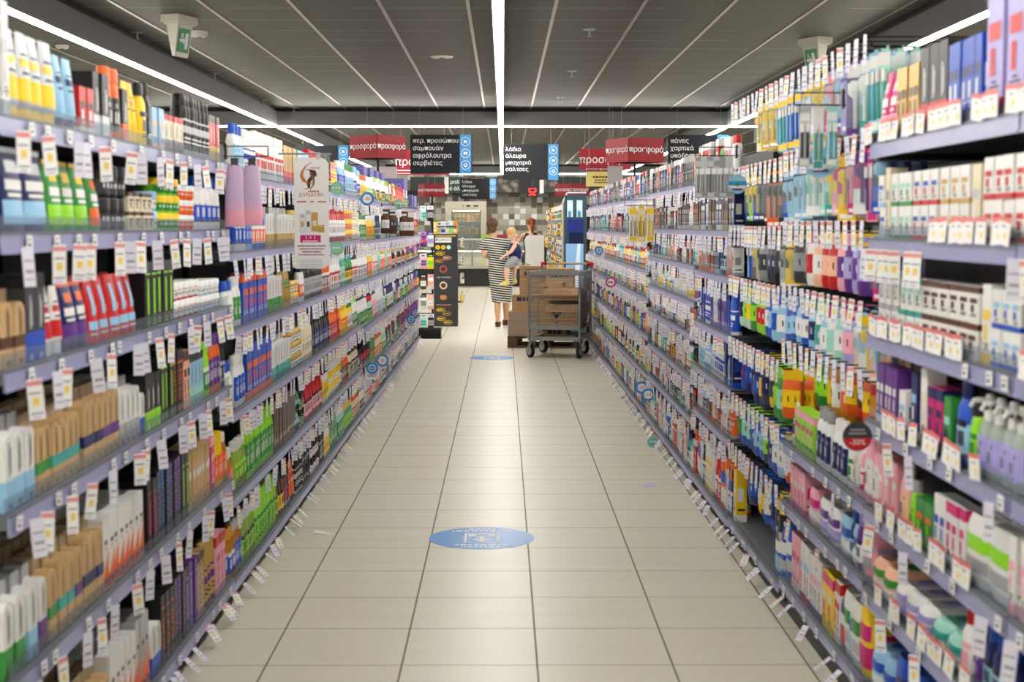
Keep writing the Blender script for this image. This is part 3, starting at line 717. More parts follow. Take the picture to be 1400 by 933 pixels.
# ---- left, farther bays: drawn from what each shelf shows there
FAR_L = {6: ['bot W O Y h.2', 'slim W W Y h.21', 'bot W E F h.22', 'bot R R O h.21', 'bot J W E h.2', 'slim M M I h.2', 'bot V V P h.19'], 5: ['slim W W G h.22', 'bot W W J h.21', 'bot J W E', 'bot N N V', 'bot U M O h.21', 'bot O M Y h.2', 'slim Z K P h.2'],
         4: ['bot W W R h.21', 'bot W W E h.21', 'bot J W L h.2', 'bot W Y O h.2', 'slim K S W', 'bot P M Y h.18', 'bot B L W h.18', 'bot I M M h.18'], 3: ['bot C W R h.23', 'bot W W L h.24', 'bot L W B h.22', 'bot N N W h.24', 'bot J W E h.2', 'bot P P O h.2', 'bot B Q Y h.2', 'bot V W V h.2'],
         2: ['bot W W R h.24', 'bot C O O h.22', 'bot J W F h.22', 'tall H K W h.2', 'slim P M I h.19', 'slim B P V h.2', 'slim B B L h.2'], 1: ['bot W W R h.2', 'bot W Y O h.2', 'slim V B W h.2', 'bot N B W h.22', 'bot J W G h.21', 'slim Z K G h.2', 'bot B L W h.2', 'bot P N I h.18']}
for j in range(1, 7):
    y = max(CUR.get(('L', 'B', j), 11.2), 10.8); CUR[('L', 'B', j)] = y; keys = FAR_L[j]
    while y < (17.1 if j == 6 else 19.0):
        t_ = min(1, max(0, (y - 11) / 8)); k_ = keys[min(len(keys) - 1, int(t_ * len(keys) * .7 + rnd.random() * len(keys) * .3))]
        n = rnd.choice((2, 3, 3, 4)); put_run('L', 'B', j, y, y + n * (design(k_)['w'] + .006), k_, n)
        y = CUR[('L', 'B', j)] + rnd.choice((.004, .004, .01))
# ---- right, skin care (the bay cut by the frame edge and the first whole bay)
H = lambda *a: a
stock('R', 'A', 7, 1.76, [(1352, 1412, 'tall V V R h.31 w.11 d.09'), (1303, 1350, 'tall B N W h.2 w.05'), (1266, 1300, 'dye K K R h.22 w.075'), (1230, 1264, 'tall D D H h.19 w.05'), (1190, 1226, 'pouch M M I h.2 w.08')])
stock('R', 'A', 6, 1.5, [(1350, 1412, 'cart W R R h.095 w.065', S2), (1336, 1348, 'cart C S W h.18 w.06'), (1290, 1334, 'cart W W D h.09 w.07', S2), (1254, 1288, 'cart W B R h.09 w.065', S2), (1228, 1252, 'cart W J F h.09 w.065', S2), (1214, 1226, 'tall C G G h.2 w.05')])
stock('R', 'A', 5, 1.22, [(1367, 1412, 'cart W L B h.085 w.06', S2), (1347, 1366, 'tall W Y Y h.18 w.06'), (1270, 1345, 'cart W W H h.085 w.075', S2), (1236, 1268, 'cart W J Q h.085 w.065', S2), (1206, 1234, 'cart W W S h.09 w.06', S2)])
stock('R', 'A', 4, .97, [(1352, 1412, 'pump x W V h.185 w.07'), (1342, 1351, 'slim E K F h.16'), (1309, 1340, 'bot B N L h.2 w.085'), (1296, 1308, 'cart F J N h.15 w.06'), (1279, 1295, 'cart M M N h.16 w.06'), (1262, 1278, 'tall W W C h.2 w.055'), (1248, 1261, 'cart N L W h.18'), (1234, 1247, 'cart W L N h.12 w.07'), (1192, 1233, 'tall P P W h.17 w.042')])
stock('R', 'A', 3, .71, [(1392, 1412, 'tall W W I h.17'), (1330, 1390, 'pack W W E h.165 w.15'), (1302, 1326, 'tall W W M h.16 w.045'), (1284, 1300, 'tall W W B h.16 w.045'), (1256, 1282, 'cart F O E h.12 w.075'), (1246, 1255, 'bot E G E h.15'), (1232, 1245, 'bot I W U h.19 w.075'), (1206, 1231, 'tall I W C h.17 w.055'), (1187, 1205, 'bot I I W h.22 w.075')])
stock('R', 'A', 2, .46, [(1366, 1412, 'bot N B L h.17'), (1350, 1365, 'bot K K P h.16'), (1326, 1349, 'bot W R I h.17'), (1276, 1322, 'wipe J W Q h.08 w.11'), (1228, 1274, 'wipe W V V h.085 w.11'), (1194, 1226, 'wipe U W F h.1 w.12'), (1181, 1193, 'pack I I V h.15 w.1')])
stock('R', 'A', 1, .17, [(1330, 1412, 'pack N R W h.16 w.13'), (1265, 1328, 'pack P W M h.16'), (1225, 1262, 'pack B L N h.18'), (1193, 1223, 'wipe L W B h.13 w.12'), (1176, 1191, 'pack Y M M h.22 w.12')])
for j_, segs_ in ((7, [(1413, 1560, 'tall V V R h.31 w.11 d.09'), (1561, 1850, 'dye K K I h.19 w.07')]), (6, [(1413, 1600, 'cart W R R h.095 w.065', S2), (1601, 1850, 'cart W B L h.09 w.065', S2)]), (5, [(1413, 1620, 'cart W L B h.085 w.06', S2), (1621, 1850, 'cart W V P h.085 w.07', S2)]),
                  (4, [(1413, 1600, 'pump x W V h.185 w.07'), (1601, 1850, 'bot L W B h.19')]), (3, [(1413, 1640, 'tall W W I h.17'), (1641, 1850, 'lot I W M h.17')]), (2, [(1413, 1640, 'bot N B L h.17'), (1641, 1850, 'bot P V W h.17')]), (1, [(1413, 1600, 'pack N R W h.16 w.13'), (1601, 1850, 'pack W L B h.18 w.14')])):
    stock('R', 'A', j_, ZR0[j_ - 1] + .05, segs_)
# ---- right, second bay: baby care below the pegs
stock('R', 'B', 3, .72, [(1162, 1184, 'lot W Y F h.17 w.07'), (1140, 1160, 'lot W W N h.19'), (1119, 1138, 'bot W G N h.2 w.06'), (1092, 1118, 'cart E M I h.15 w.07'), (1084, 1091, 'tube W W P h.16')])
stock('R', 'B', 2, .49, [(1150, 1180, 'pack L W B h.13 w.14'), (1124, 1148, 'pack W V P h.125 w.15'), (1106, 1122, 'pack I W M h.13 w.13'), (1086, 1104, 'cart I W M h.16 w.06')])
stock('R', 'B', 1, .18, [(1156, 1180, 'pack W W F h.2 w.13'), (1146, 1155, 'tall W W R h.2'), (1128, 1145, 'cart Y W M h.19 w.09'), (1112, 1127, 'tall W I P h.2'), (1098, 1111, 'tall W L M h.21 w.05'), (1086, 1097, 'tall I M W h.21 w.05'), (1074, 1085, 'pack B B W h.22 w.1')])
stock('R', 'C', 1, .15, [(1062, 1071, 'pack B L W h.2 w.12'), (1004, 1010, 'tall Y Y W h.24 w.09'), (999, 1003, 'slim N N B h.24')])
# ---- right, farther bays
ORAL = {8: ['tall K R R h.16', 'dye G K W h.19', 'tall O W I h.2', 'slim I W W', 'tall S C N h.2', 'bot C H D', 'tall W F R h.2', 'slim V K I', 'tall H O W h.2'], 7: ['tall W K G h.19', 'tall K H D h.2 w.07', 'tall K Z S h.2 w.07', 'bot I R W h.2', 'tall W L B h.15', 'tall K R W h.17', 'blis']}
POOL_R = {7: ['tall Z K G h.19 w.05', 'tall W R R h.19', 'can F F W h.15', 'tall R R W h.2', 'bot W R W h.19'], 6: ['tall K Z S h.19 w.08', 'tall H K D h.19 w.06', 'tall W L B h.14', 'mini W W K h.12', 'tall N N W h.19 w.09'],
          5: ['tall O W S h.14', 'tall S W O h.17', 'tall N N L h.16', 'bot N B L h.17', 'tall W K G h.14', 'tall H W O h.16'], 4: ['can B B W h.2', 'tall B P N h.2', 'bot L X W h.18', 'tall P N V h.19', 'tall W L B h.2'],
          3: ['lot W K B h.19', 'lot W W L h.2', 'bot L K W h.19', 'tall N N B h.2', 'bot W B L h.18'], 2: ['tall N W G h.17', 'tall W S O h.17', 'tall K H O h.17', 'slim L W N h.16', 'can O W S h.17', 'tall W R U h.15'],
          1: ['tall R R W h.2', 'pack O W B h.26 w.1', 'bot R R W h.24 w.09', 'tall W Y Y h.25 w.09', 'slim N N B h.24', 'tall W S Q h.22']}
POOL_R4 = {8: ['tall O O W h.16', 'tall K N W h.18', 'tall N L W h.18', 'slim Z G K h.18', 'slim I W M h.17', 'tall K Z C h.17', 'tall S K N h.17', 'slim V P W', 'tall H H D h.18'], 7: ['tall K R W h.14', 'tall O K U h.14', 'tall W K H h.14', 'tall H D C h.17', 'tall K K S h.17 w.06', 'slim I W W h.17'],
           6: ['bot W R W h.12', 'tall N B W h.13', 'tall K H O h.13', 'mini W W B h.09', 'tall Q Q W h.13', 'slim O S N h.12', 'slim W B L h.13', 'tall U W O h.12'], 5: ['bot W F Y h.12', 'slim Q Q J h.14', 'lot X R W h.12', 'tall Z N K h.13', 'bot L W W h.12', 'tall R G W h.13', 'tall W W S h.13'],
           4: ['mini W B N h.08', 'tall R K W h.13', 'bot N N L h.13', 'bot X F R h.13', 'lot C U W h.14', 'tall W N G h.12', 'bot X W N h.13', 'tall K Z J h.12'], 3: ['bot X W R h.16', 'slim Q W J h.17', 'bot A D H h.15', 'tall W S I h.17', 'slim K K D h.16', 'bot L X W h.17'],
           2: ['tall W R W h.16', 'tall K K R h.17', 'bot N B W h.16', 'slim K W R h.16', 'bot Q N J h.16', 'bot B Q W h.15', 'tall S K W h.17', 'slim W N L h.17'], 1: ['tall R W W h.2', 'slim Q N W h.2', 'bot J Q W h.18', 'tall W R I h.2', 'bot B Q W h.2', 'tall W S Z h.2']}
POOL_R5 = {7: ['slim L R B h.2', 'tall R W I h.2', 'tall K O W h.2', 'tall Z N L h.19', 'bot N W L h.2', 'slim P I W h.2', 'tall H D C h.19', 'bot Q W N h.2', 'brushy', 'slim W B R h.19', 'tall Q W M h.19', 'tall H R U h.19', 'tall W W M h.18', 'tall C W N h.17'], 6: ['slim J W Q h.19', 'tall R C I h.14', 'tall K Z W h.17', 'slim N W L h.18', 'tall H U K h.17', 'bot L B Q h.19', 'tall H O P h.18', 'mini I C F h.14', 'slim W W N h.18'], 5: ['bot J L Q h.15', 'bot W R Y h.17', 'bot Y R R h.16', 'slim W N V h.15', 'bot L Q W h.15', 'bot C W O h.15'],
           4: ['bot E W Y h.15', 'bot J Q F h.14', 'slim W W F h.15', 'bot R R W h.14', 'bot X W W h.15', 'bot L W G h.15'], 3: ['bot N B B h.19', 'bot K K W h.19', 'bot P M Y h.19', 'bot W V P h.19', 'bot O O Y h.18', 'bot W K G h.18', 'slim R W I h.18', 'bot Y W O h.2', 'slim X W E h.19'], 2: ['bot E F W h.2', 'bot N N W h.2', 'slim K W R h.2', 'bot W R E h.2', 'bot I M P h.19', 'slim R O W h.2', 'bot W O Y h.2', 'bot X W V h.2'],
           1: ['bot B N Q h.22', 'bot E F Y h.22', 'bot W R U h.2', 'slim O R I h.2', 'bot I P W h.2', 'bot Y E W h.22', 'pack U I W h.18 w.12']}
def fill_right(grp, pool, y0, y1):
    for j, keys in pool.items():
        keys = [q for q in keys if ' ' in q]; y = y0
        while y < y1 - .06:
            k_ = keys[rnd.randrange(len(keys))]; n = rnd.choice((1, 2, 2, 3)); n = max(1, min(n, int((y1 - y) / (design(k_)['w'] + .004))))
            put_run('R', grp, j, y, y + n * (design(k_)['w'] + .005), k_, n); y = CUR[('R', grp, j)] + rnd.choice((.003, .003, .012))
fill_right('D', POOL_R, 7.08, 8.39)
fill_right('E', POOL_R4, 8.41, 11.05)
fill_right('F', POOL_R5, 11.07, 18.95)
# ---- right, what hangs on the pegs: (bay, row, list along the bay from the near end)
HUNG = {(2, 5): ['brush J W Q h.24', 'brush L W Q h.24', 'blis L W Q h.24', 'blis P W P h.26 w.1', 'blis P V V h.22', 'blis I L B', 'blis L I M', 'blis S Y G', 'blis X Y W', 'brush B Y L', 'brush L Y B'],
        (2, 4): ['blis N L B h.2', 'brush I M P', 'blis M P W', 'blis P I M', 'blis M Y Y h.22', 'blis Y M I', 'blis J Y Q', 'blis Q W J', 'blis L X W', 'blis Q J W', 'blis Z L L h.21', 'blis Z L L h.21'],
        (2, 3): ['blis V P M', 'bag P Y V', 'bag V Y P', 'bag P I V', 'bag I Y P', 'bag R C U', 'bag R W U', 'bag U R W', 'bag W R R', 'blis K G Z', 'bag Z K G', 'bag K Z G'],
        (2, 2): ['blis W L U h.21 w.1', 'blis L Y W h.21 w.1', 'blis L W U h.2', 'bag V M I', 'bag J V W', 'bag W M J h.21', 'bag L J W h.21', 'bag W J Q h.2', 'bag L B N', 'bag B L W', 'bag L B W', 'bag B W L'],
        (2, 1): ['bag H O O', 'bag O H A', 'bag O R O', 'bag R O A', 'bag O R Y', 'bag R O H', 'bag O O Y', 'bag A O O h.24', 'bag A O W h.24', 'bag A O Y h.24', 'bag F J E h.22', 'bag F J E h.22'],
        (3, 7): ['brush L Y B', 'brush B Y L', 'brush L Y Q', 'brush Q Y L', 'blis X Y D', 'blis C Y D', 'blis S Y Y', 'blis X Y C'],
        (3, 6): ['blis Z L L h.21', 'blis Z L B h.21', 'blis O K K h.23', 'blis O K O h.23', 'blis O K O h.23', 'blis N Z K h.21', 'blis N K Z', 'blis N Y B', 'blis Z Y E', 'blis E Y B'],
        (3, 5): ['blis K Y Y', 'blis K G S', 'bag K G Z', 'bag Z K N', 'bag K N Z', 'bag G K Z', 'blis G K S h.23', 'blis G Y K h.23', 'brush L W B', 'brush B O L'],
        (3, 4): ['bag B L L', 'bag L B W', 'bag L B B', 'bag B B L', 'bag B L W', 'bag E Y R', 'bag E Y R', 'bag F Y E', 'bag X E Y', 'bag J W E', 'bag X W N'],
        (3, 3): ['bag O Y Y', 'bag F E J h.22', 'bag F J E h.22', 'bag Y N Z', 'bag Z Y N', 'bag N Y Y h.22', 'bag N Y B h.22', 'bag B N N', 'bag N B B', 'bag B N P'],
        (3, 2): ['bag O Y W', 'bag L B W', 'bag B L W', 'bag B E N', 'bag N B E', 'bag B N L', 'bag B E L', 'bag N E B', 'bag B E J', 'bag B F J', 'bag B N F'],
        (3, 1): ['bag Y Y K h.2 w.11', 'bag Y K K h.2 w.11', 'bag B N N', 'bag B B W', 'bag N B Y', 'bag Y B W', 'slimless', 'bag N N B']}
for (i, r), keys in HUNG.items():
    y0, y1, _ = UR[i]; z = PEGS[i][r - 1]; n = 12
    for k_, key in enumerate(keys):
        if ' ' not in key: continue
        yy = y1 - (y1 - y0) * (n - 1 - k_ + .5) / n
        D = design(key)
        for q in range(3 if D['d'] < .04 else 2):
            xo = (.15 if r == 1 and i == 2 else .05) + q * (D['d'] + .022) + rnd.uniform(0, .01)
            product(key, XR + xo, yy + rnd.uniform(-.006, .006), z - .004, PI + rnd.uniform(.3, .75) * (1 if D['w'] > .06 else .6), where_of('R', (y0 + y1) / 2, r - 1, 'peg row'), row=0 if q == 0 else 1)
# ------------------------------------------------------------------ hanging signs
M_SIGN = mat((30, 33, 40), 0.5, name='black_sign_board'); M_SBLUE = mat((74, 150, 208), 0.45, name='sign_blue'); M_OFFER = mat((152, 28, 40), 0.5, name='offer_red')
M_WHITE = mat((242, 242, 242), 0.5, name='sign_white')
def hang_wires(t, pts, top):
    for x, y, z in pts: MB().tube((x, y, z), (x, y, top), .0025, 'G', 6).build('hanging_wire', t)
def aisle_sign(x0, x1, y, z0, z1, lines_, icons, label, dim=1):
    t = thing('aisle_sign', label, 'sign', ((x0 + x1) / 2, y, z0))
    W, Hh = x1 - x0, z1 - z0; bx = W / 2 - .155 if icons else W / 2
    MB().box(-W / 2, -.012, 0, W / 2, .012, Hh, M_SIGN).build('board', t)
    s = MB()
    for i, q in enumerate(lines_): s.text(q, face_cam(-W / 2 + .03, -.014, Hh - .075 - i * .092), .079, M_WHITE, bold=.012)
    s.build('lettering', t)
    if icons:
        s = MB().box(bx, -.0135, 0, W / 2 - .012, .0135, Hh, M_SBLUE); s.build('blue_strip', t)
        s = MB(); cx = (bx + W / 2 - .012) / 2
        for i in range(icons):
            cz = Hh - .085 - i * .145
            for k_ in range(20):
                a, b = 2 * PI * k_ / 20, 2 * PI * (k_ + 1) / 20
                P = lambda r_, q: (cx + r_ * math.cos(q), -.0145, cz + r_ * math.sin(q))
                s.quad(P(.05, a), P(.056, a), P(.056, b), P(.05, b), M_WHITE)
            if i == 0: s.box(cx - .022, -.015, cz - .016, cx + .022, -.0142, cz + .012, M_WHITE).box(cx - .012, -.015, cz + .012, cx - .004, -.0142, cz + .024, M_WHITE).box(cx + .006, -.0156, cz - .01, cx + .016, -.0151, cz + .006, M_SBLUE)
            elif i == 1: s.box(cx - .024, -.015, cz - .014, cx - .002, -.0142, cz + .018, M_WHITE).box(cx + .002, -.015, cz - .014, cx + .024, -.0142, cz + .018, M_WHITE)
            else: s.disc(face_cam(cx, -.0142, cz), .024, M_WHITE, 14, .001).disc(face_cam(cx, -.0155, cz + .004), .013, M_SBLUE, 12, .001)
        s.build('icon', t)
    hang_wires(t, [(-W * .35, 0, Hh), (W * .35, 0, Hh)], CEIL - z0)
    return t
aisle_sign(-1.155, -.385, 18.8, 2.13, 2.612, ['περ. προσώπου', 'σαμπουάν', 'αφρόλουτρα', 'σερβιέτες'], 3, 'black aisle sign listing shampoo and shower gel, hung left of centre')
aisle_sign(0, .78, 21.0, 2.12, 2.615, ['λάδια', 'άλευρα', 'μπαχαριά', 'σάλτσες'], 3, 'black aisle sign listing oils, flour and spices above the shoppers')
aisle_sign(2.05, 2.82, 18.8, 2.12, 2.612, ['πάνες', 'χαρτικά', 'υπόδηση', 'λευκά είδη'], 3, 'black aisle sign listing nappies and paper goods over the right shelving')
aisle_sign(-2.95, -2.18, 21.4, 2.12, 2.615, [], 3, 'black aisle sign with blue strip half hidden behind left shelving')
aisle_sign(-.92, -.14, 32.6, 2.05, 2.49, ['λάδια', 'άλευρα', 'μπαχαριά', 'σάλτσες'], 3, 'small distant black aisle sign with blue strip near the checkered wall')
def offer_cube(x, y, z0, side, h, yaw, pole_z, label, both=True):
    t = thing('offer_sign', label, 'sign', (x, y, z0), (0, 0, yaw), 'red offer cubes')
    s2 = side / 2
    for k_ in range(4):
        M = Matrix.Rotation(k_ * PI / 2, 4, 'Z')
        MB().box(-s2, -s2, 0, s2, -s2 + .008, h, M_OFFER, M).build('panel', t)
        MB().text('προσφορά', M @ face_cam(0, -s2 - .002, h * .52), side * .195, M_WHITE, 'CENTER', bold=.012).build('lettering', t)
    if pole_z is not None:
        MB().tube((0, 0, pole_z - z0), (0, 0, .01), .014, 'K').build('pole', t)
        MB().loft([(-.012, .15, .15, 2), (0, .15, .15, 2)], 'K', 20).build('mounting_plate', t)
    else: hang_wires(t, [(0, s2 - .004, h), (0, -s2 + .004, h)], CEIL - z0)
offer_cube(-1.36, 16.4, 2.21, .43, .245, math.radians(48), 1.9, 'red offer cube with white lettering on a pole above left shelving')
offer_cube(1.5, 17.2, 2.2, .48, .27, math.radians(28), 1.9, 'red offer cube with white lettering above the right shelving')
offer_cube(-1.5, 31.5, 2.08, .44, .26, math.radians(22), None, 'small distant red offer cube before the checkered wall, left')
offer_cube(1.45, 31.8, 2.1, .5, .25, math.radians(45), None, 'small distant red offer cube before the checkered wall, right')
def flat_sign(name, label, x0, x1, y, z0, z1, col, lines_, size, tc, top=CEIL, extra=None):
    t = thing(name, label, 'sign', ((x0 + x1) / 2, y, z0)); W = (x1 - x0) / 2
    b = MB().box(-W, -.006, 0, W, .006, z1 - z0, col); b.build('board', t)
    s = MB()
    for zz, q, sz in lines_:
        if isinstance(q, str): s.text(q, face_cam(0, -.008, zz), sz, tc, 'CENTER')
        else: s.bars(face_cam(0, -.008, zz), q, sz * .6, tc)
    if extra: extra(s, W)
    s.build('lettering', t); hang_wires(t, [(-W * .8, 0, z1 - z0), (W * .8, 0, z1 - z0)], top - z0)
def stripes(s, W):
    s.box(-W, -.0075, .05, W, -.006, .065, M_WHITE).box(-W, -.0075, .015, W, -.006, .022, M_WHITE)
flat_sign('offer_board', 'flat red offer board partly hidden behind the shampoo aisle sign', -1.46, -.72, 20.4, 2.17, 2.5, M_OFFER, [(.17, 'προσφορά', .15)], .15, M_WHITE, extra=stripes)
flat_sign('offer_board', 'flat red offer board partly hidden behind the right offer cube', 1.1, 1.85, 21.8, 2.29, 2.59, M_OFFER, [(.14, 'προσφορά', .15)], .15, M_WHITE)
def yhead(s, W):
    s.box(-W, -.0085, .19, W, -.006, .25, M_OFFER).text('Δυνατές προσφορές', face_cam(0, -.0095, .22), .04, M_WHITE, 'CENTER')
flat_sign('price_poster', 'pale yellow offer poster with red heading above the right shelving', 1.06, 1.44, 19.3, 1.985, 2.235, mat((238, 222, 140), .6, name='pale_yellow_card'), [(.12, .2, .04), (.08, .15, .026), (.05, .17, .026)], .04, MATS['H'], 2.95, yhead)
flat_sign('price_poster', 'plain pale grey back of a poster beside the yellow offer poster', 1.24, 1.42, 17.9, 1.98, 2.19, mat((188, 186, 188), .6, name='pale_grey_card'), [], .04, 'K', 2.95)
flat_sign('price_poster', 'plain pale panel hung below the red cube above left shelving', -1.62, -1.24, 17.6, 2.03, 2.17, mat((205, 196, 192), .6, name='pale_panel_card'), [], .04, 'K', 2.95)

# ------------------------------------------------------------------ ceiling fittings
def exit_sign(x, y, yaw, label):
    t = thing('exit_sign', label, 'exit sign', (x, y, CEIL), (0, 0, yaw)); g = mat((28, 104, 62), .4, emit=.35, name='exit_green'); wh = mat((206, 202, 188), .5, name='aged_white_plastic')
    MB().box(-.13, -.075, -.05, .13, .075, 0, wh).box(-.12, -.065, -.062, .12, .065, -.05, wh).build('base_plate', t)
    b = MB()
    b.add([(-.1, -.05, -.062), (.1, -.05, -.062), (.1, .05, -.062), (-.1, .05, -.062), (-.085, -.012, -.29), (.085, -.012, -.29), (.085, .012, -.29), (-.085, .012, -.29)],
          [(0, 1, 5, 4), (1, 2, 6, 5), (2, 3, 7, 6), (3, 0, 4, 7), (4, 5, 6, 7), (0, 3, 2, 1)], wh); b.build('wedge_body', t)
    for s in (-1, 1):
        M = Matrix.Rotation(0 if s < 0 else PI, 4, 'Z') @ Matrix.Translation((0, -.033, -.175)) @ Matrix.Rotation(math.radians(9.5), 4, 'X') @ Matrix.Rotation(PI / 2, 4, 'X')
        p = MB().box(-.072, -.085, 0, .072, .085, .003, g, M)
        for q in ((-.055, -.012, -.01, .012), (.012, -.06, .052, .055), (-.04, .02, -.02, .05)): p.box(q[0], q[1], .003, q[2], q[3], .0045, M_WHITE, M)
        p.add([M @ Vector(v) for v in ((-.012, -.032, .0046), (-.012, .032, .0046), (.012, 0, .0046))], [(0, 2, 1)], M_WHITE)
        p.build('pictogram_panel', t)
exit_sign(-2.34, 11.0, math.radians(70), 'green running-man exit sign under the ceiling above the left shelving')
exit_sign(2.52, 12.25, math.radians(-64), 'green running-man exit sign under the ceiling above the right shelving')
def round_fit(name, px, py, r, h, label, cat, col, group=None):
    p = at(px, py, 1.0); k_ = (CEIL - CAM_H) / (p.z - CAM_H); x, y = p.x * k_, k_
    t = thing(name, label, cat, (x, y, CEIL), group=group)
    MB().loft([(-h, r * .75, r * .75, 2), (-h * .55, r, r, 2), (0, r * 1.02, r * 1.02, 2)], col, 20).build('housing', t)
    MB().loft([(-h - .006, r * .28, r * .28, 2), (-h, r * .3, r * .3, 2)], 'Z', 12).build('sensor', t)
wp = mat((212, 208, 196), .5, name='off_white_plastic')
round_fit('smoke_detector', 272, 43, .07, .045, 'white smoke detector right beside the exit sign above left shelving', 'smoke detector', wp)
round_fit('smoke_detector', 85, 62, .055, .03, 'pale round detector above the top left shelf near the frame edge', 'smoke detector', wp)
round_fit('smoke_detector', 455, 163, .075, .045, 'white smoke detector beside the square air vent left of centre', 'smoke detector', wp)
round_fit('ceiling_speaker', 604, 77.5, .1, .012, 'flat white round ceiling speaker left of the centre strip light', 'speaker', wp)
round_fit('security_camera', 636, 160, .1, .07, 'white dome camera on the ceiling before the crossing strip light', 'camera', wp)
for px, py, lb in ((187, 44, 'on the far left above the yellow tubes'), (293, 100, 'just in front of the blue ceiling reflection'), (360, 137, 'third along the left ceiling row'), (402, 147, 'last of the left ceiling row'),
                   (806, 40, 'first of the row right of centre'), (782, 97, 'second of the row right of centre'), (766, 133, 'third of the row right of centre'), (757, 156, 'last of the row right of centre')):
    p = at(px, py, 1.0); k_ = (CEIL - CAM_H) / (p.z - CAM_H)
    t = thing('fire_sprinkler', 'small metal ceiling sprinkler ' + lb, 'sprinkler', (p.x * k_, k_, CEIL), group=None)
    MB().loft([(-.006, .045, .045, 2), (0, .05, .05, 2)], M_STEEL, 16).build('rosette', t)
    MB().tube((0, 0, -.05), (0, 0, 0), .01, M_STEEL).loft([(-.056, .022, .022, 2), (-.05, .022, .022, 2)], M_STEEL, 10).build('sprinkler_head', t)
for px, py, lb in ((438, 153, 'left of the centre strip light'), (950, 151, 'right of the centre strip light')):
    p = at(px, py, 1.0); k_ = (CEIL - CAM_H) / (p.z - CAM_H)
    t = thing('air_vent', 'pale slotted ceiling air vent ' + lb, 'air vent', (p.x * k_, k_, CEIL))
    MB().box(-.28, -.28, -.012, .28, .28, 0, wp).build('frame', t)
    s = MB()
    for i in range(9): s.box(-.2, -.2 + i * .048, -.016, .2, -.18 + i * .048, -.0115, 'Z')
    s.build('grille', t)

# ------------------------------------------------------------------ floor stickers and litter
M_DOT = mat((58, 142, 216), .35, name='floor_sticker_blue')
def floor_dot(x, y, r, label):
    t = thing('floor_sticker', label, 'floor sticker', (x, y, 0), group=None)
    MB().loft([(0.0002, r, r, 2), (.0016, r, r, 2)], M_DOT, 48).build('disc', t)
    M = Matrix.Translation((0, 0, .0022)) @ Matrix.Rotation(PI, 4, 'Z'); s = MB()
    def q(x0, y0, x1, y1, c=M_WHITE, z=0): s.quad(*[M @ Vector(v) for v in ((x0, y0, z), (x1, y0, z), (x1, y1, z), (x0, y1, z))], c)
    w_ = r * .33; hh = r * .42
    q(-w_, -hh, -w_ + .012, hh); q(w_ - .012, -hh, w_, hh); q(-w_, hh - .014, w_, hh); q(-w_, -hh, w_, -hh + .012)
    q(-w_ * .78, -hh * .78, w_ * .78, -hh * .3); q(-.03, -hh * .7, .03, -hh * .38, M_DOT, .0004); q(-.012, -hh * .25, .012, hh * .4)
    s.add([M @ Vector(v) for v in ((-w_ * .7, hh * .35, 0), (w_ * .6, hh * .35, 0), (0, hh * .85, 0))], [(0, 1, 2)], M_WHITE)
    for i, (zz, tx, sz) in enumerate(((.8, .75, .035), (.62, 1.0, .042), (-.62, 1.15, .042), (-.8, .5, .034))):
        s.bars(M @ Matrix.Translation((0, r * zz, 0)), r * tx, sz * .6, M_WHITE)
    s.text('2 m', M @ Matrix.Translation((.05, 0, 0)), .06, M_WHITE, 'CENTER')
    s.build('printed_sign', t)
p = at(658.5, 736, 1); k_ = CAM_H / (CAM_H - p.z); floor_dot(p.x * k_, k_, .252, 'big round blue keep-your-distance sticker on the floor in mid aisle')
p = at(673, 489.5, 1); k_ = CAM_H / (CAM_H - p.z); floor_dot(p.x * k_, k_, .252, 'round blue sticker on the floor beside the wire trolley')
def litter(px, py, w_, l_, rz, col, name, label, cat):
    p = at(px, py, 1); k_ = CAM_H / (CAM_H - p.z); t = thing(name, label, cat, (p.x * k_, k_, 0), (0, 0, rz))
    b = MB().add([(-w_, -l_, .001), (w_, -l_, .001), (w_, l_, .012), (-w_, l_, .006), (0, 0, .004)], [(0, 1, 4), (1, 2, 4), (2, 3, 4), (3, 0, 4)], col)
    b.box(-w_ * .9, -l_ * .9, .0003, w_ * .9, l_ * .9, .0012, col); b.build('sheet', t)
    MB().box(-w_ * .5, -l_ * .7, .0012, w_ * .2, -l_ * .4, .0022, 'V').build('print', t)
litter(441, 730, .018, .045, 1.2, M_PAPER, 'paper_slip', 'white paper slip lying on the tiles near the left shelving', 'paper')
litter(888, 665, .03, .035, .1, mat((196, 196, 226), .4, name='pale_violet_card'), 'price_card', 'pale violet price card dropped on the tiles by the right shelving', 'card')

# ------------------------------------------------------------------ promotional banner and shelf wobblers
t = thing('promotion_banner', 'tall white hair-care promotion banner hanging from a rod off the left shelves', 'banner', (-.935, 7.3, 1.84), (0, 0, math.radians(4)))
t.scale = (.9, .9, .88)
MB().tube((-.17, 0, 0), (.115, 0, 0), .0055, M_STEEL).tube((-.17, 0, 0), (-.17, .06, -.02), .0055, M_STEEL).build('rod', t)
pts = [(-.085, -.63), (.055, -.63)] + [(.055 + .045 * math.sin(a), -.585 - .045 * math.cos(a)) for a in (.4, .8, 1.2, 1.57)] + [(.1, -.06)] + [(.055 + .045 * math.cos(a), -.065 + .045 * math.sin(a)) for a in (.4, .8, 1.2, 1.57)] + [(-.085, -.02)]
b = MB(); n_ = len(pts)
b.add([(x, -.002, z) for x, z in pts] + [(x, .002, z) for x, z in pts], [tuple(range(n_)), tuple(reversed(range(n_, 2 * n_)))] + [(i, i + n_, (i + 1) % n_ + n_, (i + 1) % n_) for i in range(n_)], mat((240, 240, 238), .5, name='banner_white')); b.build('banner_sheet', t)
MB().box(.035, -.006, -.03, .055, .006, .008, 'S').build('clip', t)
s = MB(); F = lambda x, z, dy=-.0032: face_cam(x, dy, z)
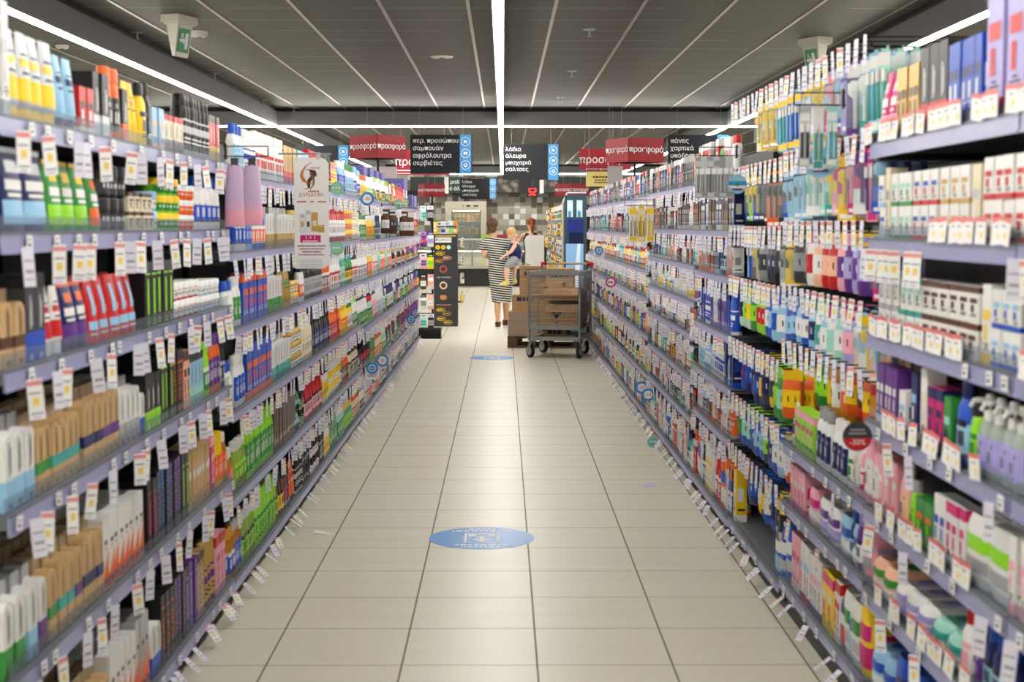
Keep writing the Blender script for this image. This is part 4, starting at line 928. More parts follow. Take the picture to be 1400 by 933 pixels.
def arc(pts_, r0, r1, c):
    n2 = len(pts_) - 1
    for i in range(n2):
        (xa, za), (xb, zb) = pts_[i], pts_[i + 1]; ra, rb = r0 + (r1 - r0) * i / n2, r0 + (r1 - r0) * (i + 1) / n2
        s.quad((xa - ra, -.0032, za), (xa + ra, -.0032, za), (xb + rb, -.0032, zb), (xb - rb, -.0032, zb), c)
arc([(.01, -.045), (-.02, -.065), (-.04, -.095), (-.045, -.12), (-.03, -.15), (.005, -.165)], .002, .014, (190, 126, 66))
arc([(-.02, -.085), (.012, -.09), (.024, -.115), (.0, -.14), (-.008, -.16), (-.005, -.185), (-.03, -.195)], .02, .004, (84, 50, 36))
arc([(.005, -.105), (.02, -.14), (.018, -.17), (.0, -.195)], .008, .003, (150, 96, 56))
s.text('special', F(.03, -.075), .018, MATS['N'], 'CENTER').bars(F(.02, -.205), .06, .009, (170, 96, 50)).text('ΔΥΝΑΜΗ', F(.005, -.225), .03, (170, 96, 50), 'CENTER')
for x0, x1, z, c in ((-.07, -.02, -.262, 'R'), (0, .02, -.262, 'M'), (.04, .085, -.262, 'R')): s.box(x0, -.0035, z - .003, x1, -.0025, z + .003, c)
for x0, x1, z0, z1, c, c2 in ((-.055, -.03, -.43, -.33, 'W', 'D'), (-.024, .002, -.43, -.31, 'W', 'H'), (.006, .04, -.425, -.32, 'D', 'C'), (.04, .075, -.43, -.39, 'D', 'C')):
    s.box(x0, -.0045, z0, x1, -.0025, z1, 'S' if c == 'W' else c).box(x0 + .003, -.005, z0 + .003, x1 - .003, -.0045, z1 - .02, c).box(x0 + .006, -.0054, z0 + .03, x1 - .006, -.005, z0 + .06 if z1 - z0 > .05 else z0 + .034, c2)
s.box(-.055, -.0038, -.485, .055, -.0025, -.445, 'M').text('1 + 1', F(0, -.459, -.0042), .028, M_WHITE, 'CENTER').bars(F(0, -.478, -.0042), .08, .007, M_WHITE)
for i, q in enumerate((.15, .13, .1, .14)): s.bars(F(.005, -.505 - i * .016), q, .0075, MATS['Z'] if i % 2 == 0 else (190, 60, 90))
for i in range(4): s.box(-.06, -.0035, -.585 - i * .011, .06 + .005 * (i % 2), -.0025, -.583 - i * .011, 'G')
s.build('print', t)
def wobbler(px, py, side, r, c0, c1, txt, label, shape='disc', tc=(200, 30, 40), yaw=0, dx=0.06):
    X = (XL + dx) if side == 'L' else (XR - dx)
    d = at(px, py, 1.0); k_ = X / d.x; Y, Z = k_, CAM_H + (d.z - CAM_H) * k_
    t = thing('shelf_wobbler', label, 'shelf sign', (X, Y, Z), (0, 0, yaw))
    M = face_cam(0, 0, 0)
    if shape == 'card':
        MB().box(-r, -.002, -r * 1.1, r, .002, r * .55, c1).build('card', t)
        MB().disc(face_cam(0, -.003, r * .45), r * .85, c0, 24, .003).build('disc', t)
        s = MB().disc(face_cam(0, -.0062, r * .45), r * .5, M_WHITE, 18, .0006).disc(face_cam(0, -.007, r * .45), r * .38, c0, 18, .0006).bars(face_cam(0, -.008, r * .45), r * .4, r * .14, M_WHITE)
        for i in range(2): s.box(-r * .7, -.003, -r * (.55 + .25 * i), r * (.6 - .2 * i), -.002, -r * (.45 + .25 * i), c0 if i else 'R')
        s.build('print', t)
    elif shape == 'ring':
        MB().disc(M, r, c0, 24, .003).disc(face_cam(0, -.003, 0), r * .66, c1, 24, .001).build('disc', t)
        MB().text(txt, face_cam(0, -.0046, 0), r * .68, tc, 'CENTER').build('print', t) if txt != 'NEO' else MB().bars(face_cam(0, -.0046, 0), r * .9, r * .34, tc).build('print', t)
    elif shape == 'scene':
        MB().disc(M, r, (150, 200, 226), 24, .003).build('disc', t)
        MB().box(-r * .92, -.0045, -r * .12, r * .92, -.003, r * .3, (60, 150, 206)).box(-r * .86, -.0046, -r * .4, r * .86, -.003, -r * .14, M_WHITE).ell((0, -.004, -r * .05), r * .28, .001, r * .22, 'F', 10, 4).box(-r * .5, -.0046, -r * .62, r * .5, -.003, -r * .46, 'P').build('print', t)
    elif shape == 'half':
        MB().disc(M, r, c0, 24, .003).build('disc', t)
        s = MB().add([(r * .98 * math.cos(a), -.0042, r * .98 * math.sin(a) ) for a in [PI + .1 + (PI - .2) * i / 10 for i in range(11)]], [tuple(range(11))], c1)
        s.text(txt, face_cam(0, -.0052, -r * .4), r * .55, M_WHITE, 'CENTER').box(-r * .6, -.0045, r * .15, r * .6, -.003, r * .28, 'G').box(-r * .5, -.0045, r * .4, r * .5, -.003, r * .52, 'G').build('print', t)
    else:
        MB().disc(M, r, c0, 24, .003).build('disc', t)
        s = MB().bars(face_cam(0, -.0045, r * .1), r * 1.3, r * .28, M_WHITE).box(-r * .6, -.004, -r * .45, r * .6, -.003, -r * .25, c1).box(-r * .4, -.004, r * .45, r * .4, -.003, r * .58, c1); s.build('print', t)
    sx = -1 if side == 'L' else 1
    MB().box(min(0, sx * (dx + .002)), .0035, -.004, max(0, sx * (dx + .002)), .0045, .004, M_GUARD).build('stem', t)
TEAL = (138, 206, 190); BLU = (66, 146, 210)
wobbler(461, 258, 'L', .042, TEAL, (200, 224, 120), 'bio', 'teal round wobbler on the top left shelf beside the white banner')
wobbler(461, 340, 'L', .042, TEAL, (200, 224, 120), 'bio', 'teal round wobbler one shelf below, beside the white banner')
wobbler(502, 272, 'L', .05, BLU, M_WHITE, '-30', 'blue ringed minus-thirty wobbler on the top left shelf', 'ring')
wobbler(545, 279, 'L', .045, TEAL, (200, 224, 120), 'bio', 'small teal round wobbler beyond the minus-thirty one, top left shelf')
wobbler(509, 508, 'L', .055, BLU, M_WHITE, '%', 'white card with blue disc on a low left shelf', 'card')
wobbler(523, 493, 'L', .052, BLU, M_WHITE, '25', 'blue ringed wobbler above the white card on a low left shelf', 'ring')
wobbler(562, 440, 'L', .06, BLU, M_WHITE, '%', 'far white card with blue disc near the left shelf end', 'card')
wobbler(877, 530, 'R', .045, BLU, M_WHITE, '-10', 'upper of two blue minus-ten wobblers on a low right shelf', 'ring')
wobbler(886, 540, 'R', .045, BLU, M_WHITE, '-10', 'lower of two blue minus-ten wobblers on a low right shelf', 'ring', dx=.05)
wobbler(893, 605, 'R', .04, TEAL, (120, 150, 160), 'eco', 'teal round wobbler near the floor on the right', 'disc')
wobbler(835, 386, 'R', .05, (206, 60, 120), M_WHITE, 'NEO', 'white wobbler ringed in magenta beyond the trolley', 'ring', (120, 30, 80))
wobbler(819, 346, 'R', .055, BLU, M_WHITE, '%', 'white card with blue disc on a right shelf above the trolley', 'card')
wobbler(1008, 252, 'R', .042, TEAL, 'F', '', 'round island-picture wobbler on the right beside the grey packs', 'scene')
wobbler(1122, 222, 'R', .05, TEAL, 'F', '', 'big round island-picture wobbler above the yellow and teal packs', 'scene', yaw=-.2)
wobbler(1172, 597, 'R', .042, 'Z', (196, 40, 48), '-30%', 'dark and red minus-thirty wobbler above the yellow lotion', 'half')
# clip strips: packs hung in front of the shelves
def clip_strip(side, Y, z, keys, label_where, sp=.045, dx=0.0):
    s_ = 1 if side == 'L' else -1; X = (XL if side == 'L' else XR) + s_ * .012
    for i, key in enumerate(keys):
        o = product(key, X + s_ * (.03 + sp * i + dx), Y + .012 * i, z, -PI / 2 + .15 * s_, label_where)
    t = thing('clip_hook', 'black wire hook holding ' + label_where, 'hook', (X, Y, z))
    b = MB().tube((-s_ * .012, 0, .012), (s_ * (.03 + sp * len(keys)), 0, .012), .0025, 'K', 6).tube((-s_ * .012, 0, .05), (s_ * (.03 + sp * len(keys)), 0, .05), .0022, 'K', 6).tube((s_ * (.03 + sp * len(keys)), 0, .012), (s_ * (.03 + sp * len(keys)), 0, .05), .0025, 'K', 6); b.build('wire', t)
    MB().box(-.004, -.02, .0, .004, .02, .06, 'K').build('clip', t)
clip_strip('L', 5.72, 1.745, ['wrap v v I h.255', 'wrap v v I h.25'], 'clipped before the top left shelf', .064)
clip_strip('L', 13.0, 1.62, ['bag H Z W h.2 w.08', 'bag H W Z h.2 w.08'], 'clipped under the top left shelf beyond the banner', .06)
clip_strip('L', 15.4, 1.62, ['bag H H W h.24 w.09', 'bag H W W h.24 w.09'], 'clipped near the left shelf end', .06)
clip_strip('R', 10.5, 1.62, ['brush C Y Y h.24', 'brush Y C G h.24', 'brush C Y G h.24'], 'clipped to the right oral-care shelf', .06)
clip_strip('R', 6.85, 1.80, ['brush S S G h.18 w.034', 'brush G G S h.18 w.034', 'brush S G G h.18 w.034', 'brush G S G h.18 w.034', 'brush S S G h.18 w.034', 'brush G S S h.18 w.034'], 'clipped before the pegged packs', .026)
clip_strip('R', 4.72, 1.86, ['brush J W L h.18 w.034', 'brush W W Q h.19 w.034', 'brush S W Z h.18 w.034'], 'clipped beside the pink packs', .04)
# ------------------------------------------------------------------ wire trolley with cartons, pallet behind it
TA = math.radians(-13)      # the trolley stands slightly turned
def carton(x, y, z, w_, d_, h_, rz, label, name='cardboard_box', open_=False, mark=None, col=None):
    t = thing(name, label, 'box', (x, y, z), (0, 0, rz), None); c = col or M_CARD
    b = MB(); w2, d2 = w_ / 2, d_ / 2
    if open_:
        b.box(-w2, -d2, 0, w2, d2, .004, c)
        for q in ((-w2, -d2, w2, -d2 + .005), (-w2, d2 - .005, w2, d2), (-w2, -d2, -w2 + .005, d2), (w2 - .005, -d2, w2, d2)): b.box(q[0], q[1], 0, q[2], q[3], h_, c)
    else: b.box(-w2, -d2, 0, w2, d2, h_, c)
    b.build('carton_body', t)
    if open_:
        for (px_, py_, ang, L_, ax) in ((0, -d2, .9, w_, 0), (0, d2, -.7, w_, 0)):
            M = Matrix.Translation((0, py_, h_)) @ Matrix.Rotation(ang if py_ < 0 else ang, 4, 'X')
            MB().box(-w2, -.002 if py_ > 0 else -.1, 0, w2, .1 if py_ > 0 else .002, .004, c, M).build('flap', t)
    else: MB().box(-w2 - .0005, -.025, h_, w2 + .0005, .025, h_ + .0008, (206, 176, 128)).box(-w2, -d2 - .001, h_ * .62, w2 * .999, -d2 - .0002, h_ * .64, (150, 112, 74)).build('tape', t)
    if mark:
        s = MB(); s.bars(face_cam(0, -d2 - .0015, h_ * .74), w_ * .62, .045, (56, 58, 96)).box(-w_ * .3, -d2 - .0012, h_ * .88, w_ * .3, -d2, h_ * .9, (56, 58, 96))
        s.build('print', t)
    return t
tro = thing('wire_trolley', 'grey steel wire-sided trolley loaded with cartons at the right shelving', 'trolley', (.57, 16.75, 0), (0, 0, TA))
W2, D_ = .288, .72
gm = M_STEEL
for x, y in ((-W2, 0), (W2, 0), (-W2, D_), (W2, D_)):
    MB().tube((x, y, .2), (x, y, .975 if y == 0 else 1.0), .014, gm, 10).loft([(.975, .014, .014, 2, x, y), (.985, .008, .008, 2, x, y)], gm, 10).build('corner_post', tro)
def wire_panel(ax, fixed, a0, a1, z0, z1, nv, nh, dense_top=False):
    b = MB(); P = (lambda a, z: (a, fixed, z)) if ax == 'x' else (lambda a, z: (fixed, a, z))
    for i in range(nh): z = z0 + (z1 - z0) * i / (nh - 1); b.tube(P(a0, z), P(a1, z), .0032, gm, 6)
    for i in range(nv): a = a0 + (a1 - a0) * (i + .5) / nv; b.tube(P(a, z0), P(a, z1), .0018, gm, 5)
    return b
wire_panel('x', -.004, -W2 + .014, W2 - .014, .39, .93, 11, 11).build('wire_side', tro)
wire_panel('x', D_, -W2 + .014, W2 - .014, .39, .93, 11, 11).build('wire_side', tro)
wire_panel('y', -W2, .014, D_ - .014, .39, .93, 14, 11).build('wire_side', tro)
wire_panel('y', W2, .014, D_ - .014, .39, .93, 20, 22).build('wire_side', tro)
for y in (0, D_): MB().box(-W2 + .012, y - .013, .935, W2 - .012, y + .013, .972, gm).build('top_rail', tro)
for x in (-W2, W2): MB().box(x - .013, .012, .935, x + .013, D_ - .012, .972, gm).build('top_rail', tro)
MB().box(-W2, -.01, .325, W2, D_, .33, gm).box(-W2, -.016, .325, W2, -.006, .372, gm).box(-W2, D_ - .01, .325, W2, D_, .372, gm).build('load_deck', tro)
MB().box(-W2 + .03, -.016, .2, W2 - .014, .014, .245, gm).box(-W2 + .03, D_ - .03, .2, W2 - .014, D_, .245, gm).box(-W2, 0, .2, -W2 + .03, D_, .23, gm).box(W2 - .03, 0, .2, W2, D_, .23, gm).box(-W2 + .03, .01, .205, W2 - .03, D_ - .03, .212, gm).build('base_frame', tro)
MB().tube((-W2 - .005, D_ + .01, 1.0), (-W2 - .01, D_ + .05, 1.045), .013, 'R').tube((W2 + .005, D_ + .01, 1.0), (W2 + .01, D_ + .05, 1.045), .013, 'R').tube((-W2 - .02, D_ + .05, 1.045), (-W2 + .05, D_ + .05, 1.045), .02, 'R').tube((W2 - .05, D_ + .05, 1.045), (W2 + .02, D_ + .05, 1.045), .02, 'R').build('handle_grip', tro)
MB().tube((-W2 + .05, D_ + .05, 1.045), (W2 - .05, D_ + .05, 1.045), .014, (190, 178, 160)).build('handle_bar', tro)
rub = mat((44, 42, 42), .6, name='black_rubber')
for (x, y, a) in ((-W2 + .03, .05, .75), (W2 - .02, .02, -.12), (-W2 + .05, D_ - .02, .8), (W2 - .03, D_ - .06, .7)):
    cs = MB().loft([(.185, .03, .03, 2), (.2, .045, .045, 2)], gm, 12); M = Matrix.Rotation(a, 4, 'Z')
    for s_ in (-1, 1): cs.add([M @ Vector(v) for v in ((s_ * .028, -.03, .19), (s_ * .028, .035, .19), (s_ * .028, .06, .08), (s_ * .028, .035, .07), (s_ * .024, -.03, .19), (s_ * .024, .035, .19), (s_ * .024, .06, .08), (s_ * .024, .035, .07))], [(0, 1, 2, 3), (7, 6, 5, 4), (0, 3, 7, 4), (1, 0, 4, 5), (2, 1, 5, 6), (3, 2, 6, 7)], gm)
    cs.box(-.03, -.03, .185, .03, .03, .192, gm, M)
    co = cs.build('caster', tro, (x, y, 0))
    wh = MB(); Mw = M @ Matrix.Translation((0, .045, .078)) @ Matrix.Rotation(PI / 2, 4, 'Y')
    wh.loft([(-.019, .066, .066, 2), (-.012, .078, .078, 2), (.012, .078, .078, 2), (.019, .066, .066, 2)], rub, 24, True, Mw)
    wh.loft([(-.022, .05, .05, 2), (.022, .05, .05, 2)], (188, 192, 192), 20, False, Mw).loft([(-.025, .014, .014, 2), (.025, .014, .014, 2)], gm, 10, False, Mw)
    wh.build('wheel', co)
def in_tro(x, y): c, s = math.cos(TA), math.sin(TA); return .57 + c * x - s * y, 16.75 + s * x + c * y
x, y = in_tro(.075, .27); bx = carton(x, y, .331, .37, .36, .262, TA, 'open brown carton with a dark heart mark inside the trolley', open_=True)
h = MB(); hc = (52, 54, 92)
h.disc(face_cam(-.088, -.1815, .185), .034, hc, 16, .001).disc(face_cam(-.042, -.1815, .185), .034, hc, 16, .001)
h.add([(-.122, -.182, .18), (-.008, -.182, .18), (-.065, -.182, .105)], [(0, 1, 2)], hc).box(-.076, -.1832, .17, -.056, -.182, .182, M_CARD).box(-.08, -.182, .06, -.05, -.181, .07, hc); h.build('print', bx)
x, y = in_tro(.06, .245); carton(x, y, .66, .40, .34, .12, TA + .03, 'flattened open carton on top inside the trolley', open_=True)
x, y = in_tro(-.13, .56); carton(x, y, .331, .27, .24, .5, TA, 'tall plain carton at the back of the trolley', mark='print')
x, y = in_tro(.13, .56); carton(x, y, .331, .25, .26, .42, TA + .05, 'plain brown carton in the back corner of the trolley')
x, y = in_tro(-.02, .3); carton(x, y, .2125, .26, .3, .1, TA, 'small flat carton lying on the trolley base', mark='print')
x, y = in_tro(.17, .3); carton(x, y, .2125, .1, .4, .055, TA, 'grey flat box lying beside the carton on the trolley base', col=mat((150, 156, 168), .5, name='grey_card'))
pal = thing('wooden_pallet', 'dark wooden pallet on the floor behind the wire trolley', 'pallet', (.545, 18.55, 0), (0, 0, -.1))
for i in range(3): MB().box(-.46, -.36 + i * .33, 0, .46, -.27 + i * .33, .02, M_WOOD).build('runner', pal)
for i in range(3):
    for j in range(3): MB().box(-.46 + i * .4, -.36 + j * .33, .02, -.34 + i * .4, -.27 + j * .33, .115, M_WOOD).build('block', pal)
for i in range(7): MB().box(-.46 + i * .137, -.38, .115, -.36 + i * .137, .4, .14, M_WOOD).build('deck_board', pal)
M_FILM = mat((225, 228, 228), .2, clear=.72, name='stretch_film')
def on_pal(x, y): c, s = math.cos(-.1), math.sin(-.1); return .545 + c * x - s * y, 18.55 + s * x + c * y
for (x, y, z, w_, d_, h_, lb, mk) in ((-.27, -.12, .141, .36, .44, .3, 'film-wrapped carton lowest on the pallet, nearest the shoppers', None), (.12, -.12, .141, .38, .44, .3, 'carton low on the pallet behind the trolley', None), (-.25, -.1, .442, .32, .4, .2, 'carton in the middle of the pallet pile, aisle side', 'print'),
                                      (.12, -.1, .442, .36, .4, .22, 'carton in the middle of the pallet pile, shelf side', None), (-.17, -.08, .643, .3, .36, .35, 'top carton on the pallet with a printed blue panel', 'print'), (.17, -.08, .663, .34, .36, .3, 'top carton on the pallet nearest the shelves', 'print')):
    xx, yy = on_pal(x, y); carton(xx, yy, z, w_, d_, h_, -.1, lb, mark=mk)
xx, yy = on_pal(-.075, -.12); f = tag(MB().loft([(.145, .39, .235, 12), (.3, .392, .238, 12), (.44, .385, .235, 12)], M_FILM, 40, False, None, False).build('stretch_film', None, (xx, yy, 0), (0, 0, -.1)), 'clear stretch film wrapped around the lower cartons on the pallet', 'plastic film')
xx, yy = on_pal(-.28, -.16); pf = tag(MB().loft([(.995, .06, .05, 2), (1.0, .09, .07, 2.4, .01, 0), (1.02, .07, .04, 2, -.02, .01), (1.03, .03, .02, 2, -.05, 0)], M_FILM, 12).build('plastic_wrap', None, (xx, yy, 0)), 'crumpled clear plastic wrap on the top pallet carton', 'plastic film')

# ------------------------------------------------------------------ people
def capsule(b, p, q, r0, r1, c, n=10):
    p, q = Vector(p), Vector(q); d = q - p; L = max(d.length, 1e-4)
    M = Matrix.Translation(p) @ d.to_track_quat('Z', 'Y').to_matrix().to_4x4()
    S = [(-r0 * math.cos(a), max(r0 * math.sin(a), r0 * .05), max(r0 * math.sin(a), r0 * .05), 2) for a in (0, .5, 1.0, PI / 2)]
    S += [(L + r1 * math.cos(a), max(r1 * math.sin(a), r1 * .05), max(r1 * math.sin(a), r1 * .05), 2) for a in (PI / 2, 1.0, .5, 0)]
    b.loft(S, c, n, True, M)
def chain(b, pts, c):
    for (p, r0), (q, r1) in zip(pts, pts[1:]): capsule(b, p, q, r0, r1, c)
BENCH = bpy.data.scenes.new('workbench')
def bench_graph():
    with bpy.context.temp_override(scene=BENCH, view_layer=BENCH.view_layers[0]): return bpy.context.evaluated_depsgraph_get()
def one_surface(b, name, parent, voxel, smooth=5):
    o = b.build(name, None)
    m = o.modifiers.new('remesh', 'REMESH'); m.mode = 'VOXEL'; m.voxel_size = voxel; m.use_smooth_shade = True
    m2 = o.modifiers.new('smooth', 'SMOOTH'); m2.factor = .5; m2.iterations = smooth
    BENCH.collection.objects.link(o); COL.objects.unlink(o); me = bpy.data.meshes.new_from_object(o.evaluated_get(bench_graph()))
    old = o.data; bpy.data.objects.remove(o); bpy.data.meshes.remove(old)
    return ob(name, me, parent)
def hand(b, wrist, dirn, palm_n, s, c, curl=.5):
    """palm, four unequal bent fingers and a thumb from the side of the palm."""
    d = Vector(dirn).normalized(); nn = Vector(palm_n); nn = (nn - d * nn.dot(d)).normalized(); u = d.cross(nn)
    wv = Vector(wrist)
    for k_ in (-1.2, -.4, .4, 1.2): capsule(b, wv + u * k_ * .010 * s, wv + d * .075 * s + u * k_ * .018 * s, .014 * s, .0115 * s, c, 8)
    for k_, ln in ((-1.5, .062), (-.5, .074), (.5, .078), (1.5, .07)):
        p0 = wv + d * .078 * s + u * k_ * .0185 * s
        p1 = p0 + (d * math.cos(curl) + nn * math.sin(curl)) * ln * .5 * s
        p2 = p1 + (d * math.cos(curl * 2) + nn * math.sin(curl * 2)) * ln * .3 * s
        p3 = p2 + (d * math.cos(curl * 2.7) + nn * math.sin(curl * 2.7)) * ln * .25 * s
        chain(b, [(p0, .0088 * s), (p1, .008 * s), (p2, .0072 * s), (p3, .006 * s)], c)
    t0 = wv + d * .025 * s + u * .028 * s; t1 = t0 + (d * .6 + u * .75 + nn * .3) * .034 * s; t2 = t1 + (d * .85 + u * .3 + nn * .4) * .03 * s
    chain(b, [(t0, .0115 * s), (t1, .0095 * s), (t2, .0075 * s)], c)
def head(b, ctr, s, yaw, pitch, c):
    """skull, jaw, nose, lips and ears; faces local +Y before yaw."""
    M = Matrix.Translation(ctr) @ Matrix.Rotation(yaw, 4, 'Z') @ Matrix.Rotation(pitch, 4, 'X'); P = lambda x, y, z: M @ Vector((x * s, y * s, z * s))
    b.ell((0, 0, 0), .074 * s, .092 * s, .095 * s, c, 16, 10, M @ Matrix.Translation((0, -.01 * s, .022 * s)))
    b.ell((0, 0, 0), .058 * s, .06 * s, .075 * s, c, 14, 8, M @ Matrix.Translation((0, .03 * s, -.045 * s)))
    capsule(b, P(0, .086, .012), P(0, .106, -.022), .008 * s, .0125 * s, c, 8)
    for x in (-1, 1):
        capsule(b, P(x * .074, -.005, .012), P(x * .078, -.01, -.02), .011 * s, .008 * s, c, 8)
        capsule(b, P(x * .012, .083, -.064), P(x * .0, .087, -.062), .007 * s, .008 * s, c, 8)
        capsule(b, P(x * .05, .055, -.015), P(x * .045, .06, -.03), .018 * s, .016 * s, c, 8)
    return P, M
def eyes(t, P, s):
    for x in (-1, 1):
        p = P(x * .031, .0745, .008); q = P(x * .031, .0825, .008)
        MB().ell(p, .0105 * s, .0105 * s, .0095 * s, M_WHITE, 10, 6).ell(q, .0045 * s, .0045 * s, .0045 * s, 'H', 8, 5).build('eye', t)
    b = MB(); chain(b, [(P(-.019, .0865, -.06), .003 * s), (P(0, .0955, -.06), .0055 * s), (P(.019, .0865, -.06), .003 * s)], (196, 118, 108)); b.build('lips', t)
SKIN = mat((222, 172, 142), .5, name='light_skin'); SKIN2 = mat((232, 186, 162), .5, name='child_skin')
def stripe_nodes(nt, b):
    vec, (x, y, z) = nxyz(nt)
    v = nmath(nt, 'ADD', z, nmath(nt, 'MULTIPLY', x, .12))
    nt.links.new(nmix(nt, line_mask(nt, v, .034, 0, .0135), (30, 31, 36), (232, 230, 220)), b.inputs['Base Color'])
M_STRIPE = node_mat('striped_jersey', stripe_nodes, .8)
wm = thing('person', 'person from behind in a black and white striped dress carrying a toddler', 'person', (-.04, 22.0, 0))
b = MB(); c = SKIN
chain(b, [((-.035, .0, .07), .032), ((-.04, .0, .12), .034), ((-.045, -.0, .28), .05), ((-.05, .03, .45), .05), ((-.055, .05, .62), .065), ((-.06, .05, .84), .085)], c)      # left leg
chain(b, [((.075, .34, .08), .032), ((.078, .33, .13), .034), ((.08, .26, .28), .05), ((.08, .21, .45), .05), ((.08, .13, .62), .065), ((.07, .06, .84), .085)], c)
for x, y, z in ((-.035, 0, 0), (.075, .34, .005)):
    chain(b, [((x, y - .035, z + .04), .032), ((x, y + .05, z + .045), .034), ((x - .005, y + .13, z + .03), .03), ((x - .008, y + .17, z + .026), .02)], c)
    for k_ in range(5): capsule(b, (x - .034 + k_ * .015, y + .16, z + .024), (x - .036 + k_ * .016, y + .2 - abs(k_ - 1.5) * .008, z + .02), .011, .009, c, 8)
chain(b, [((.0, .05, .88), .115), ((-.03, .04, 1.0), .1), ((-.07, .03, 1.16), .105), ((-.085, .03, 1.22), .085)], c)
chain(b, [((-.225, .03, 1.225), .045), ((-.085, .03, 1.25), .06), ((.065, .03, 1.235), .045)], c)
chain(b, [((-.09, .025, 1.26), .058), ((-.11, .03, 1.37), .046), ((-.118, .035, 1.4), .05)], c)
chain(b, [((-.245, .03, 1.235), .046), ((-.25, -.0, 1.13), .042), ((-.235, .0, 1.045), .036), ((-.17, .16, 1.02), .032), ((-.07, .28, 1.05), .024)], c)
hand(b, (-.06, .285, 1.052), (.95, .25, .1), (0, -.7, .4), 1.0, c)
chain(b, [((.085, .03, 1.24), .046), ((.17, .06, 1.13), .042), ((.2, .1, 1.02), .036), ((.2, .2, .96), .03), ((.16, .27, .945), .024)], c)
hand(b, (.155, .275, .945), (-.9, .1, .1), (0, -.6, .6), 1.0, c)
P, HM = head(b, (-.12, .035, 1.468), 1.0, math.radians(-8), .05, c)
one_surface(b, 'body', wm, .006)
eyes(wm, P, 1.0)
d = MB(); S = [(.36, .142, .205, 2.1, .018, .13), (.45, .152, .185, 2.1, .015, .12), (.6, .168, .165, 2.1, .01, .09), (.74, .18, .15, 2.1, .005, .06), (.86, .172, .145, 2.1, -.002, .05), (.94, .15, .13, 2.1, -.02, .045), (1.02, .135, .118, 2.1, -.036, .04), (1.1, .145, .122, 2.1, -.054, .035),
               (1.18, .158, .128, 2.2, -.07, .03), (1.25, .165, .105, 2.4, -.082, .03), (1.285, .145, .082, 2.3, -.086, .03), (1.315, .085, .068, 2, -.092, .028)]
d.loft(S, M_STRIPE, 36)
d.build('dress', wm)
for sx, pts in ((-1, [((-.19, .03, 1.245), .072), ((-.246, .02, 1.2), .068), ((-.258, .003, 1.12), .058)]), (1, [((.035, .03, 1.245), .072), ((.11, .042, 1.195), .066), ((.165, .06, 1.12), .056)])):
    q = MB()
    for (p0, r0), (p1, r1) in zip(pts, pts[1:]): q.tube(p0, p1, r0, M_STRIPE, 14, r1)
    q.ell(pts[1][0], pts[1][1], pts[1][1], pts[1][1], M_STRIPE).ell(pts[0][0], pts[0][1], pts[0][1], pts[0][1], M_STRIPE); one_surface(q, 'sleeve', wm, .008, 2)
hb = MB(); hc = mat((96, 68, 48), .55, name='brown_hair')
hb.ell((0, 0, 0), .088, .096, .092, hc, 18, 12, HM @ Matrix.Translation((0, -.014, .045))).ell((0, 0, 0), .07, .07, .08, hc, 16, 10, HM @ Matrix.Translation((0, -.035, -.02))).ell((0, 0, 0), .042, .04, .036, hc, 14, 8, HM @ Matrix.Translation((.0, -.065, .108)))
one_surface(hb, 'hair', wm, .008, 2)
for x, y, z in ((-.035, 0, 0), (.075, .34, .005)):
    q = MB(); q.loft([(z + .0, .036, .062, 2.4, x, y - .01), (z + .012, .038, .064, 2.4, x, y - .01)], 'H', 14).loft([(z + .0, .044, .07, 2.4, x - .004, y + .13), (z + .012, .044, .07, 2.4, x - .004, y + .13)], 'H', 14).box(x - .03, y + .03, z, x + .028, y + .08, z + .012, 'H')
    q.loft([(z + .055, .043, .05, 2, x, y - .012), (z + .075, .043, .05, 2, x, y - .012)], 'H', 16, True, None, False).loft([(z + .012, .036, .03, 2, x, y - .042), (z + .06, .038, .02, 2, x, y - .046)], 'H', 12, True, None, False)
    q.loft([(z + .03, .046, .02, 2, x - .004, y + .1), (z + .066, .036, .018, 2, x - .004, y + .09)], 'H', 14, True, None, False); q.build('sandal', wm)
ch = thing('person', 'blond toddler in navy top and grey shorts held on the hip of the striped dress', 'person', (.112, 21.97, 0))
b = MB(); c = SKIN2
chain(b, [((.055, -.0, 1.0), .085), ((.06, .0, 1.1), .082), ((.058, .0, 1.185), .075)], c)
chain(b, [((.05, -.005, 1.2), .04), ((.035, -.015, 1.26), .036)], c)
CP, CM = head(b, (.02, -.02, 1.345), .84, math.radians(-62), .0, c)
chain(b, [((.055, -.075, 1.19), .034), ((.005, -.135, 1.11), .028), ((-.06, -.145, 1.065), .022), ((-.085, -.15, 1.05), .017)], c); hand(b, (-.088, -.15, 1.048), (-.8, -.05, -.5), (.2, .9, 0), .6, c, .3)
chain(b, [((.05, .075, 1.19), .034), ((.005, .155, 1.16), .028), ((-.04, .16, 1.2), .022)], c); hand(b, (-.045, .16, 1.205), (-.7, -.2, .5), (-.1, -.9, 0), .6, c, .3)
chain(b, [((.045, -.06, .98), .062), ((-.015, -.16, .93), .056), ((-.055, -.175, .88), .045), ((-.06, -.185, .78), .04), ((-.062, -.185, .69), .028)], c)
chain(b, [((.045, .06, .98), .062), ((.06, .17, .94), .052), ((.055, .2, .88), .042), ((.05, .2, .76), .036), ((.05, .2, .69), .026)], c)
for x, y in ((-.062, -.185), (.05, .2)): capsule(b, (x, y, .67), (x - .06, y, .645), .026, .022, c)
one_surface(b, 'body', ch, .0055); eyes(ch, CP, .84)
q = MB(); q.loft([(1.0, .092, .092, 2.2, .058, 0), (1.1, .09, .092, 2.2, .061, 0), (1.18, .084, .09, 2.2, .06, 0), (1.225, .055, .06, 2, .052, -.003)], 'N', 22); q.build('vest', ch)
